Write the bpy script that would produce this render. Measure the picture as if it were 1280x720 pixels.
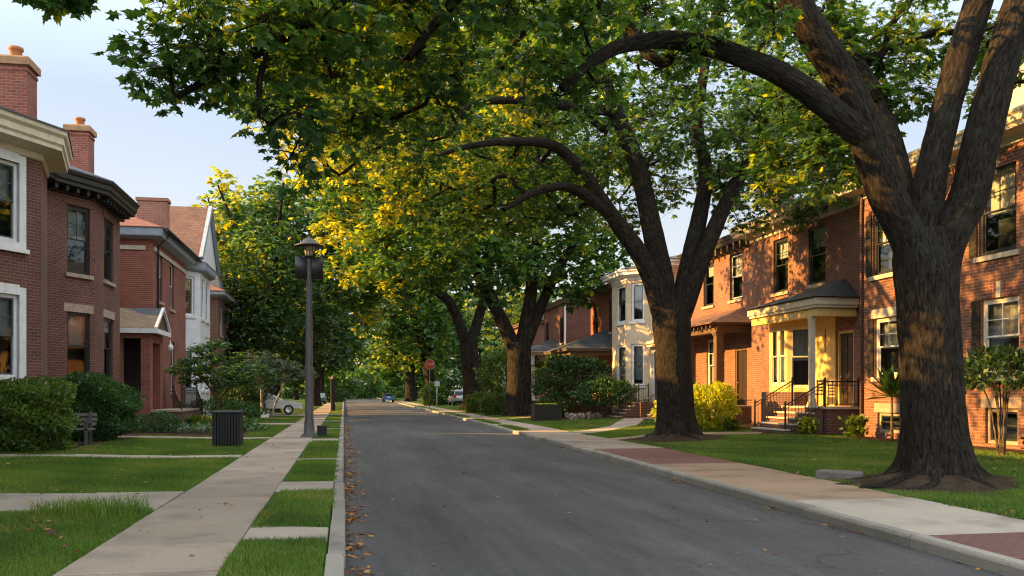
import bpy, bmesh, math, random
import numpy as np
from mathutils import Vector, Matrix
for _o in list(bpy.data.objects): bpy.data.objects.remove(_o)
C = bpy.context.scene.collection
SC = bpy.context.scene
R = math.radians
rng = np.random.default_rng(11)
random.seed(5)

# ------------------------------------------------------------------ camera
YAW = math.atan(210/1100)
cam = bpy.data.cameras.new('camera'); camo = bpy.data.objects.new('camera', cam); C.objects.link(camo)
cam.sensor_width = 36; cam.lens = 36*1100/1280; cam.shift_y = 130/1280
cam.clip_start = 0.1; cam.clip_end = 6000
camo.location = (0, 0, 1.6); camo.rotation_euler = (math.pi/2, 0, -YAW)
SC.camera = camo

# ------------------------------------------------------------------ world, sun, exposure
SUN_EL, SUN_BACK = R(20.0), R(-8.0)        # low sun on the left, a little ahead of the camera
SUN_DIR = Vector((-math.cos(SUN_EL)*math.cos(SUN_BACK), -math.cos(SUN_EL)*math.sin(SUN_BACK), math.sin(SUN_EL)))
world = bpy.data.worlds.new('World'); SC.world = world; world.use_nodes = True
nt = world.node_tree; nt.nodes.clear()
sky = nt.nodes.new('ShaderNodeTexSky'); sky.sky_type = 'NISHITA'; sky.sun_disc = False
sky.sun_elevation = SUN_EL; sky.sun_rotation = math.atan2(SUN_DIR.x, SUN_DIR.y)
sky.air_density = 1.0; sky.dust_density = 2.2; sky.ozone_density = 1.6
bg = nt.nodes.new('ShaderNodeBackground'); bg.inputs[1].default_value = 0.105
# a thin veil of high cloud over the clear sky
tc = nt.nodes.new('ShaderNodeTexCoord'); mp = nt.nodes.new('ShaderNodeMapping'); mp.inputs['Scale'].default_value = (1.2, 1.2, 4.0)
no = nt.nodes.new('ShaderNodeTexNoise'); no.inputs['Scale'].default_value = 2.2; no.inputs['Detail'].default_value = 7; no.inputs['Roughness'].default_value = .55
mr = nt.nodes.new('ShaderNodeMapRange'); mr.inputs[1].default_value = .3; mr.inputs[2].default_value = .75; mr.inputs[3].default_value = .66; mr.inputs[4].default_value = .9
mx = nt.nodes.new('ShaderNodeMix'); mx.data_type = 'RGBA'
# veil brightened overhead and behind, out of view, added to fill the street's shade
sx = nt.nodes.new('ShaderNodeSeparateXYZ'); hz = nt.nodes.new('ShaderNodeMapRange'); hz.inputs[1].default_value = .30; hz.inputs[2].default_value = .75; hz.inputs[3].default_value = 0; hz.inputs[4].default_value = 1
bk = nt.nodes.new('ShaderNodeMapRange'); bk.inputs[1].default_value = .2; bk.inputs[2].default_value = -.6; bk.inputs[3].default_value = 0; bk.inputs[4].default_value = .8
am = nt.nodes.new('ShaderNodeMath'); am.operation = 'MAXIMUM'
vm = nt.nodes.new('ShaderNodeMix'); vm.data_type = 'RGBA'; lo = nt.nodes.new('ShaderNodeMapRange'); lo.inputs[1].default_value = 0.0; lo.inputs[2].default_value = .34; lo.inputs[3].default_value = 0; lo.inputs[4].default_value = 1
lm = nt.nodes.new('ShaderNodeMix'); lm.data_type = 'RGBA'; lm.inputs['A'].default_value = (2.75, 2.45, 2.15, 1); lm.inputs['B'].default_value = (1.72, 2.02, 2.42, 1)
nt.links.new(sx.outputs[2], lo.inputs[0]); nt.links.new(lo.outputs[0], lm.inputs[0]); nt.links.new(lm.outputs['Result'], vm.inputs['A']); vm.inputs['B'].default_value = (7.6, 8.0, 8.4, 1)
for _a, _b in ((tc.outputs['Generated'], sx.inputs[0]), (sx.outputs[2], hz.inputs[0]), (sx.outputs[1], bk.inputs[0]), (hz.outputs[0], am.inputs[0]), (bk.outputs[0], am.inputs[1]), (am.outputs[0], vm.inputs[0]), (vm.outputs['Result'], mx.inputs['B'])): nt.links.new(_a, _b)
ou = nt.nodes.new('ShaderNodeOutputWorld')
L = nt.links.new
L(tc.outputs['Generated'], mp.inputs[0]); L(mp.outputs[0], no.inputs['Vector']); L(no.outputs[0], mr.inputs[0])
L(mr.outputs[0], mx.inputs[0]); L(sky.outputs[0], mx.inputs['A']); L(mx.outputs['Result'], bg.inputs[0]); L(bg.outputs[0], ou.inputs[0])
sun = bpy.data.lights.new('sun', 'SUN'); sun.energy = 5.0; sun.angle = R(.6); sun.color = (1.0, .53, .13)
suno = bpy.data.objects.new('sun', sun); C.objects.link(suno)
suno.rotation_euler = SUN_DIR.to_track_quat('Z', 'Y').to_euler(); suno.location = (-40, 0, 40)
SC.view_settings.view_transform = 'Standard'; SC.view_settings.look = 'None'
SC.view_settings.gamma = 1; SC.view_settings.exposure = 1.80; SC.view_settings.use_curve_mapping = False
SC.cycles.max_bounces = 8; SC.cycles.diffuse_bounces = 3; SC.cycles.glossy_bounces = 3
SC.cycles.transmission_bounces = 3; SC.cycles.transparent_max_bounces = 8
SC.cycles.use_denoising = True; SC.cycles.pixel_filter_type = 'BLACKMAN_HARRIS'; SC.cycles.filter_width = 1.15

# ------------------------------------------------------------------ materials
def NEW(name):
    m = bpy.data.materials.new(name); m.use_nodes = True
    t = m.node_tree; t.nodes.clear()
    o = t.nodes.new('ShaderNodeOutputMaterial'); b = t.nodes.new('ShaderNodeBsdfPrincipled')
    t.links.new(b.outputs[0], o.inputs[0])
    return m, t, b, o
def nd(t, typ, **k):
    n = t.nodes.new('ShaderNode' + typ)
    for a, v in k.items():
        if hasattr(n, a) and a not in n.inputs: setattr(n, a, v)
        else: n.inputs[a].default_value = v
    return n
def noise(t, vec, scale, detail=4, rough=.55, dist=0):
    n = nd(t, 'TexNoise', Scale=scale, Detail=detail, Roughness=rough, Distortion=dist)
    if vec is not None: t.links.new(vec, n.inputs['Vector'])
    return n.outputs[0]
def ramp(t, fac, stops):
    n = t.nodes.new('ShaderNodeValToRGB'); e = n.color_ramp.elements
    while len(e) < len(stops): e.new(.5)
    for k, (p, c) in enumerate(stops):
        e[k].position = p; e[k].color = (*c, 1) if len(c) == 3 else c
    t.links.new(fac, n.inputs[0]); return n.outputs[0]
def mixc(t, fac, a, b, mode='MIX'):
    n = nd(t, 'Mix', data_type='RGBA', blend_type=mode)
    for s, v in ((0, fac), ('A', a), ('B', b)):
        i = n.inputs[s]
        if isinstance(v, (int, float)): i.default_value = v
        elif isinstance(v, tuple): i.default_value = (*v, 1) if len(v) == 3 else v
        else: t.links.new(v, i)
    return n.outputs['Result']
def mrange(t, v, a, b, c, d):
    n = t.nodes.new('ShaderNodeMapRange')
    for k, x in zip((1, 2, 3, 4), (a, b, c, d)): n.inputs[k].default_value = x
    t.links.new(v, n.inputs[0]); return n.outputs[0]
def bump(t, b, h, strength=.5, dist=.01, prev=None):
    n = nd(t, 'Bump', Strength=strength, Distance=dist); t.links.new(h, n.inputs['Height'])
    if prev is not None: t.links.new(prev, n.inputs['Normal'])
    if b is not None: t.links.new(n.outputs[0], b.inputs['Normal'])
    return n.outputs[0]
def objvec(t, scale=(1, 1, 1)):
    n = t.nodes.new('ShaderNodeTexCoord'); m = t.nodes.new('ShaderNodeMapping'); m.inputs['Scale'].default_value = scale
    t.links.new(n.outputs['Object'], m.inputs[0]); return m.outputs[0]
def uvvec(t, scale=(1, 1, 1)):
    n = t.nodes.new('ShaderNodeTexCoord'); m = t.nodes.new('ShaderNodeMapping'); m.inputs['Scale'].default_value = scale
    t.links.new(n.outputs['UV'], m.inputs[0]); return m.outputs[0]
def posvec(t):
    return t.nodes.new('ShaderNodeNewGeometry').outputs['Position']

def m_brick(name, c1, c2, mortar, w=.24, h=.084, mix=.45):
    m, t, b, o = NEW(name); uv = uvvec(t)
    k = nd(t, 'TexBrick', Scale=1.0); k.offset = .5
    k.inputs['Brick Width'].default_value = w; k.inputs['Row Height'].default_value = h
    k.inputs['Mortar Size'].default_value = .011; k.inputs['Mortar Smooth'].default_value = .25; k.inputs['Bias'].default_value = 0
    k.inputs['Color1'].default_value = (*c1, 1); k.inputs['Color2'].default_value = (*c2, 1); k.inputs['Mortar'].default_value = (*mortar, 1)
    t.links.new(uv, k.inputs['Vector'])
    big = noise(t, uv, .7, 5, .6); fine = noise(t, uv, 38, 3)
    col = mixc(t, mix, k.outputs[0], ramp(t, big, [(.3, (.42, .36, .34)), (.55, (1, 1, 1)), (.75, (1.25, 1.15, 1.05))]), 'MULTIPLY')
    col = mixc(t, .35, col, ramp(t, fine, [(.3, (.5, .5, .5)), (.7, (1.3, 1.3, 1.3))]), 'MULTIPLY')
    t.links.new(col, b.inputs['Base Color']); b.inputs['Roughness'].default_value = .88
    inv = nd(t, 'Math', operation='SUBTRACT'); inv.inputs[0].default_value = 1; t.links.new(k.outputs[1], inv.inputs[1])
    n1 = bump(t, None, inv.outputs[0], .7, .008); bump(t, b, fine, .25, .006, n1)
    return m
def m_plain(name, col, rough=.6, var=.25, scale=6, metallic=0, bmp=.15, spec=.4, stain=None):
    m, t, b, o = NEW(name); v = objvec(t)
    n = noise(t, v, scale, 6, .62); n2 = noise(t, v, scale*9, 3)
    c = mixc(t, var, (*col,), ramp(t, n, [(.3, (.45, .44, .42)), (.6, (1.12, 1.12, 1.12))]), 'MULTIPLY')
    if stain:
        st = noise(t, objvec(t, (3, 3, .5)), 2.5, 6, .7)
        c = mixc(t, mrange(t, st, .52, .7, 0, .6), c, stain)
    t.links.new(c, b.inputs['Base Color'])
    t.links.new(mrange(t, n2, .3, .7, max(rough-.1, .02), min(rough+.12, 1)), b.inputs['Roughness'])
    b.inputs['Metallic'].default_value = metallic; b.inputs['Specular IOR Level'].default_value = spec
    if bmp: bump(t, b, n2, bmp, .004)
    return m
def m_shingle(name, c1, c2, w=.3, h=.16):
    m, t, b, o = NEW(name); uv = uvvec(t)
    k = nd(t, 'TexBrick', Scale=1.0); k.offset = .5
    k.inputs['Brick Width'].default_value = w; k.inputs['Row Height'].default_value = h
    k.inputs['Mortar Size'].default_value = .01; k.inputs['Mortar Smooth'].default_value = .1
    k.inputs['Color1'].default_value = (*c1, 1); k.inputs['Color2'].default_value = (*c2, 1)
    k.inputs['Mortar'].default_value = (c1[0]*.4, c1[1]*.4, c1[2]*.4, 1)
    t.links.new(uv, k.inputs['Vector'])
    col = mixc(t, .5, k.outputs[0], ramp(t, noise(t, uv, 1.2, 6, .65), [(.3, (.5, .5, .5)), (.7, (1.4, 1.35, 1.3))]), 'MULTIPLY')
    t.links.new(col, b.inputs['Base Color']); b.inputs['Roughness'].default_value = .85
    bump(t, b, k.outputs[0], .5, .01)
    return m
def m_concrete(name, col, dark=.5, paver=None):
    m, t, b, o = NEW(name); p = posvec(t)
    n = noise(t, p, .9, 7, .62); n2 = noise(t, p, 60, 3, .7); n3 = noise(t, p, 7, 5, .7)
    c = mixc(t, 1, (*col,), ramp(t, n, [(.25, (dark, dark*.98, dark*.94)), (.5, (1, 1, 1)), (.78, (1.15, 1.13, 1.08))]), 'MULTIPLY')
    c = mixc(t, .5, c, ramp(t, n2, [(.3, (.55, .55, .55)), (.7, (1.35, 1.35, 1.35))]), 'MULTIPLY')
    c = mixc(t, mrange(t, n3, .6, .78, 0, .5), c, (col[0]*.4, col[1]*.38, col[2]*.34))
    h = n2
    if paver:
        k = nd(t, 'TexBrick', Scale=1.0); k.offset = .5
        k.inputs['Brick Width'].default_value = .2; k.inputs['Row Height'].default_value = .1; k.inputs['Mortar Size'].default_value = .011
        for s in ('Color1', 'Color2'): k.inputs[s].default_value = (*(paver if s == 'Color1' else tuple(.72*x for x in paver)), 1)
        k.inputs['Mortar'].default_value = (.05, .042, .038, 1); t.links.new(p, k.inputs['Vector'])
        c = mixc(t, .8, c, k.outputs[0])
    # each slab a slightly different tone
    at = nd(t, 'Attribute', attribute_name='tone')
    c = mixc(t, 1, c, ramp(t, at.outputs['Fac'], [(0, (.78, .77, .74)), (1, (1.14, 1.12, 1.1))]), 'MULTIPLY')
    t.links.new(c, b.inputs['Base Color']); b.inputs['Roughness'].default_value = .9
    n1 = bump(t, None, n3, .25, .01); bump(t, b, h, .45, .004, n1)
    return m
def m_asphalt():
    m, t, b, o = NEW('asphalt'); p = posvec(t)
    fine = noise(t, p, 75, 3, .85); mid = noise(t, p, 14, 6, .75)
    mp = nd(t, 'Mapping'); mp.inputs['Scale'].default_value = (.9, .12, 1); t.links.new(p, mp.inputs[0])
    lane = noise(t, mp.outputs[0], 1.1, 5, .6); pat = noise(t, p, .35, 5, .6)
    c = ramp(t, lane, [(.3, (.052, .050, .049)), (.52, (.071, .069, .068)), (.72, (.096, .093, .090))])
    c = mixc(t, .6, c, ramp(t, pat, [(.3, (.62, .62, .64)), (.6, (1.15, 1.15, 1.15))]), 'MULTIPLY')
    c = mixc(t, .75, c, ramp(t, fine, [(.28, (.35, .35, .35)), (.52, (1, 1, 1)), (.78, (2.1, 2.05, 2.0))]), 'MULTIPLY')
    c = mixc(t, .6, c, ramp(t, mid, [(.3, (.55, .55, .55)), (.7, (1.3, 1.3, 1.3))]), 'MULTIPLY')
    mp2 = nd(t, 'Mapping'); mp2.inputs['Scale'].default_value = (5, .35, 1); t.links.new(p, mp2.inputs[0])
    c = mixc(t, .5, c, ramp(t, noise(t, mp2.outputs[0], 1.3, 6, .7), [(.3, (.62, .62, .62)), (.7, (1.3, 1.3, 1.3))]), 'MULTIPLY')
    # cracks: distorted voronoi cell edges, kept only in patches
    d = nd(t, 'TexNoise', Scale=1.4, Detail=5.0); t.links.new(p, d.inputs['Vector'])
    ad = nd(t, 'Vector' + 'Math', operation='MULTIPLY_ADD'); ad.inputs[1].default_value = (.9, .9, .9)
    t.links.new(d.outputs['Color'], ad.inputs[0]); t.links.new(p, ad.inputs[2])
    vo = nd(t, 'TexVoronoi', feature='DISTANCE_TO_EDGE', Scale=.33); t.links.new(ad.outputs[0], vo.inputs['Vector'])
    line = mrange(t, vo.outputs['Distance'], .002, .010, 1, 0)
    msk = mrange(t, noise(t, p, .28, 3), .46, .58, 0, .5)
    mul = nd(t, 'Math', operation='MULTIPLY'); t.links.new(line, mul.inputs[0]); t.links.new(msk, mul.inputs[1])
    c = mixc(t, mul.outputs[0], c, (.014, .014, .014))
    # tar-sealed smears
    tar = mrange(t, noise(t, mp.outputs[0], 3.1, 4, .5), .62, .68, 0, .35)
    c = mixc(t, tar, c, (.03, .03, .031))
    t.links.new(c, b.inputs['Base Color']); t.links.new(mrange(t, pat, .3, .7, .72, .92), b.inputs['Roughness'])
    b.inputs['Specular IOR Level'].default_value = .35
    n1 = bump(t, None, mul.outputs[0], -.5, .01); bump(t, b, fine, .6, .006, n1)
    return m
def m_ground(name, stops, scale=3, fine=70):
    m, t, b, o = NEW(name); p = posvec(t)
    c = ramp(t, noise(t, p, scale, 7, .65), stops)
    c = mixc(t, .6, c, ramp(t, noise(t, p, fine, 3, .7), [(.3, (.4, .4, .4)), (.7, (1.5, 1.5, 1.4))]), 'MULTIPLY')
    t.links.new(c, b.inputs['Base Color']); b.inputs['Roughness'].default_value = .95; b.inputs['Specular IOR Level'].default_value = .1
    bump(t, b, noise(t, p, fine*.6, 3), .7, .02)
    return m
def m_leaf(name, stops, transl=.4, rough=.5):
    m, t, b, o = NEW(name)
    at = nd(t, 'Attribute', attribute_name='tint')
    c = ramp(t, at.outputs['Fac'], stops)
    t.links.new(c, b.inputs['Base Color']); b.inputs['Roughness'].default_value = rough; b.inputs['Specular IOR Level'].default_value = .45
    tr = t.nodes.new('ShaderNodeBsdfTranslucent')
    c2 = mixc(t, 1, c, (1.9, 1.6, .5), 'MULTIPLY'); t.links.new(c2, tr.inputs[0])
    ms = t.nodes.new('ShaderNodeMixShader'); ms.inputs[0].default_value = transl
    t.links.new(b.outputs[0], ms.inputs[1]); t.links.new(tr.outputs[0], ms.inputs[2]); t.links.new(ms.outputs[0], o.inputs[0])
    return m
def m_bark(name, lo, hi, su=9, sv=1.6, moss=True):
    m, t, b, o = NEW(name); uv = uvvec(t, (su, sv, 1)); uvf = uvvec(t, (su*4, sv*5, 1))
    n = noise(t, uv, 1.6, 7, .62, .9); n2 = noise(t, uvf, 2, 4, .7); big = noise(t, uvvec(t, (.8, .5, 1)), 2, 4)
    rd = mrange(t, n, .38, .62, 0, 1)
    c = ramp(t, rd, [(0, tuple(x*.35 for x in lo)), (.35, lo), (1, hi)])
    c = mixc(t, .6, c, ramp(t, n2, [(.3, (.5, .5, .5)), (.7, (1.4, 1.4, 1.4))]), 'MULTIPLY')
    if moss: c = mixc(t, mrange(t, big, .55, .75, 0, .45), c, (.055, .058, .035))
    t.links.new(c, b.inputs['Base Color']); b.inputs['Roughness'].default_value = .93; b.inputs['Specular IOR Level'].default_value = .15
    n1 = bump(t, None, rd, .9, .03); bump(t, b, n2, .5, .01, n1)
    return m
def m_glass(name, tint=(.75, .82, .85)):
    m, t, b, o = NEW(name); t.nodes.remove(b)
    g = t.nodes.new('ShaderNodeBsdfGlossy'); g.inputs['Roughness'].default_value = .03; g.inputs[0].default_value = (.9, .93, .95, 1)
    tr = t.nodes.new('ShaderNodeBsdfTransparent'); tr.inputs[0].default_value = (*tint, 1)
    f = nd(t, 'Fresnel', IOR=1.55); ad = nd(t, 'Math', operation='MULTIPLY_ADD'); ad.inputs[1].default_value = 1.15; ad.inputs[2].default_value = .03
    bp = nd(t, 'Bump', Strength=.06, Distance=.02); t.links.new(noise(t, objvec(t), 1.6, 2), bp.inputs['Height'])
    t.links.new(bp.outputs[0], g.inputs['Normal'])
    t.links.new(f.outputs[0], ad.inputs[0])
    ms = t.nodes.new('ShaderNodeMixShader'); t.links.new(ad.outputs[0], ms.inputs[0]); t.links.new(tr.outputs[0], ms.inputs[1]); t.links.new(g.outputs[0], ms.inputs[2])
    t.links.new(ms.outputs[0], o.inputs[0]); return m
def m_bark_ground():
    return m_ground('mulch', [(.3, (.020, .012, .007)), (.5, (.05, .03, .018)), (.72, (.10, .055, .03))], 5, 90)

M = {}
M['brick_plum'] = m_brick('brick_plum', (.095, .031, .022), (.150, .054, .037), (.19, .135, .11))
M['brick_red'] = m_brick('brick_red', (.21, .048, .028), (.275, .078, .046), (.25, .165, .135))
M['brick_warm'] = m_brick('brick_warm', (.150, .055, .037), (.235, .098, .062), (.25, .18, .135))
M['brick_deep'] = m_brick('brick_deep', (.15, .044, .030), (.21, .065, .043), (.26, .19, .15))
M['brick_dark'] = m_brick('brick_dark', (.095, .038, .028), (.14, .055, .04), (.19, .145, .12))
M['brick_orange'] = m_brick('brick_orange', (.24, .085, .05), (.30, .115, .07), (.30, .22, .17))
M['stone'] = m_plain('stone', (.36, .28, .215), .85, .5, 4, bmp=.4)
M['limestone'] = m_plain('limestone', (.50, .44, .35), .8, .4, 5, bmp=.3)
M['terracotta'] = m_plain('terracotta', (.36, .15, .06), .8, .5, 5, bmp=.3)
M['cap'] = m_plain('chimney_cap', (.34, .19, .10), .85, .5, 5, bmp=.3)
M['white'] = m_plain('white_paint', (.72, .73, .74), .5, .25, 3, stain=(.5, .48, .43))
M['cream'] = m_plain('cream_paint', (.62, .54, .40), .5, .25, 3, stain=(.42, .35, .25))
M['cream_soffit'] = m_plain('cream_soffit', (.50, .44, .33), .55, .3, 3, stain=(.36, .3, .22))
M['stucco'] = m_plain('cream_stucco', (.60, .50, .36), .8, .25, 3, bmp=.5, stain=(.42, .33, .23))
M['siding'] = m_plain('white_siding', (.68, .71, .76), .6, .25, 3)
M['yellow'] = m_plain('yellow_paint', (.66, .46, .17), .55, .25, 3, stain=(.5, .33, .12))
M['sash'] = m_plain('dark_sash', (.025, .027, .030), .4, .3, 6)
M['sash_blue'] = m_plain('slate_sash', (.07, .085, .10), .45, .3, 6)
M['sash_white'] = m_plain('white_sash', (.66, .66, .64), .5, .25, 6)
M['black_trim'] = m_plain('black_trim', (.022, .020, .019), .5, .4, 5)
M['grey_trim'] = m_plain('blue_grey_trim', (.26, .31, .37), .5, .3, 4)
M['brown_trim'] = m_plain('brown_trim', (.12, .075, .045), .6, .4, 4, stain=(.07, .04, .025))
M['door'] = m_plain('dark_door', (.035, .022, .016), .4, .35, 5)
M['door_red'] = m_plain('red_door', (.09, .022, .016), .4, .35, 5)
M['iron'] = m_plain('black_iron', (.016, .015, .015), .45, .3, 12, spec=.5)
M['pole'] = m_plain('grey_pole', (.085, .088, .09), .45, .35, 5, spec=.5, stain=(.05, .048, .045))
M['lampbox'] = m_plain('lamp_panel', (.028, .027, .030), .45, .3, 6)
M['lampglass'] = m_plain('frosted_lamp_glass', (.55, .47, .36), .35, .3, 8)
M['plastic'] = m_plain('black_plastic', (.014, .014, .016), .5, .3, 8)
M['slate'] = m_shingle('slate_shingle', (.060, .066, .075), (.085, .09, .098))
M['darkroof'] = m_shingle('dark_shingle', (.045, .042, .045), (.062, .058, .058))
M['brownroof'] = m_shingle('brown_shingle', (.14, .07, .042), (.19, .095, .058))
M['tileroof'] = m_shingle('red_tile', (.17, .065, .042), (.22, .085, .055), .26, .2)
M['glass'] = m_glass('window_glass')
M['blind'] = m_plain('window_blind', (.50, .52, .50), .8, .35, 3, bmp=0)
M['lace'] = m_plain('lace_curtain', (.58, .53, .45), .9, .4, 4, bmp=.2)
M['room'] = m_plain('dark_interior', (.030, .032, .034), .9, .4, 2, bmp=0)  # near-black colour stands in for unlit interiors
M['asphalt'] = m_asphalt()
M['walk'] = m_concrete('walk_concrete', (.325, .262, .205))
M['walk_tan'] = m_concrete('walk_tan', (.32, .22, .145))
M['walk_pale'] = m_concrete('walk_pale', (.35, .305, .25))
M['walk_brick'] = m_concrete('walk_brick', (.20, .085, .06), paver=(.19, .085, .062))
M['kerb'] = m_concrete('kerb_concrete', (.27, .25, .215), .5)
M['lawn'] = m_ground('lawn_soil', [(.3, (.026, .052, .010)), (.5, (.044, .086, .014)), (.72, (.07, .115, .022))], 2, 60)
M['terrain'] = m_ground('terrain', [(.3, (.03, .045, .014)), (.7, (.06, .08, .025))], .3, 8)
M['mulch'] = m_bark_ground()
M['soil'] = m_ground('bare_soil', [(.3, (.030, .022, .015)), (.6, (.065, .045, .03)), (.8, (.09, .065, .043))], 4, 80)
M['leaf'] = m_leaf('tree_leaf', [(0, (.028, .078, .026)), (.42, (.060, .150, .040)), (.80, (.110, .205, .042)), (.90, (.38, .42, .030)), (1, (.48, .44, .026))], .48, .42)  # top stops: gold standing in for sunlit leaves, with some autumn yellow
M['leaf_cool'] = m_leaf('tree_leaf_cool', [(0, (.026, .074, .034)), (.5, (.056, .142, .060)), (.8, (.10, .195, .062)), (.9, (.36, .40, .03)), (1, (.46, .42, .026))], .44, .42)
M['leaf_dark'] = m_leaf('leaf_dark', [(0, (.014, .036, .011)), (.6, (.032, .078, .018)), (1, (.065, .12, .026))], .3)
M['leaf_bush'] = m_leaf('leaf_bush', [(0, (.036, .076, .012)), (.6, (.080, .145, .020)), (1, (.15, .20, .028))], .3)
M['leaf_yew'] = m_leaf('leaf_yew', [(0, (.018, .054, .013)), (.6, (.036, .105, .022)), (1, (.075, .155, .034))], .25)
M['leaf_lime'] = m_leaf('leaf_lime', [(0, (.20, .25, .018)), (.6, (.40, .46, .028)), (1, (.52, .52, .035))], .4)
M['leaf_grey'] = m_leaf('leaf_grey', [(0, (.05, .085, .05)), (.6, (.10, .155, .095)), (1, (.16, .2, .135))], .35)
M['blade'] = m_leaf('grass_blade', [(0, (.044, .098, .013)), (.5, (.092, .190, .022)), (.88, (.165, .245, .038)), (1, (.28, .25, .09))], .38, .55)
M['dead'] = m_leaf('dead_leaf', [(0, (.09, .032, .012)), (.5, (.24, .09, .025)), (1, (.42, .22, .06))], .15, .7)
M['bark'] = m_bark('bark_oak', (.024, .019, .014), (.048, .039, .030), 16, 3.2)
M['bark_far'] = m_bark('bark_far', (.019, .015, .012), (.046, .037, .029), 7, 1.2)
M['bark_pale'] = m_bark('bark_pale', (.25, .24, .23), (.45, .44, .42), 5, 2, False)
M['bark_small'] = m_bark('bark_small', (.10, .075, .05), (.2, .16, .12), 9, 3)
M['rubber'] = m_plain('tyre_rubber', (.015, .015, .015), .8, .2, 6)
M['chrome'] = m_plain('bright_metal', (.55, .56, .57), .3, .2, 6, metallic=1)
M['tail'] = m_plain('tail_lamp', (.55, .02, .015), .25, .1, 6, bmp=0)
M['headl'] = m_plain('head_lamp', (.6, .6, .58), .2, .1, 6, bmp=0)
M['carglass'] = m_plain('car_glass', (.02, .025, .03), .08, .1, 3, bmp=0, spec=.8)
M['sign_red'] = m_plain('sign_red', (.62, .075, .035), .45, .2, 5, bmp=0)
M['sign_white'] = m_plain('sign_white', (.75, .72, .68), .5, .15, 5, bmp=0)
M['sign_green'] = m_plain('pale_green_metal', (.33, .42, .38), .5, .2, 5, bmp=0)
M['wood_grey'] = m_plain('weathered_wood', (.17, .155, .14), .85, .5, 5, bmp=.4)
M['rock'] = m_plain('grey_rock', (.17, .15, .14), .9, .6, 4, bmp=.6)
M['rock_pink'] = m_plain('pinkish_rock', (.36, .27, .23), .9, .6, 5, bmp=.6)
M['flower_o'] = m_plain('orange_petal', (.65, .16, .02), .6, .2, 5, bmp=0)
M['flower_w'] = m_plain('white_petal', (.75, .7, .72), .6, .2, 5, bmp=0)
M['wire'] = m_plain('cable', (.03, .03, .03), .6, .1, 5, bmp=0)
def m_paint(name, col):
    m = m_plain(name, col, .28, .1, 2, bmp=0, spec=.5); b = [n for n in m.node_tree.nodes if n.type == 'BSDF_PRINCIPLED'][0]
    b.inputs['Coat Weight'].default_value = .6; b.inputs['Coat Roughness'].default_value = .08; return m
M['car_silver'] = m_paint('car_silver', (.34, .37, .41)); M['car_blue'] = m_paint('car_blue', (.02, .12, .26))
M['car_white'] = m_paint('car_white', (.68, .68, .68)); M['car_teal'] = m_paint('car_teal', (.03, .16, .19)); M['car_dark'] = m_paint('car_dark', (.03, .03, .04))

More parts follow.
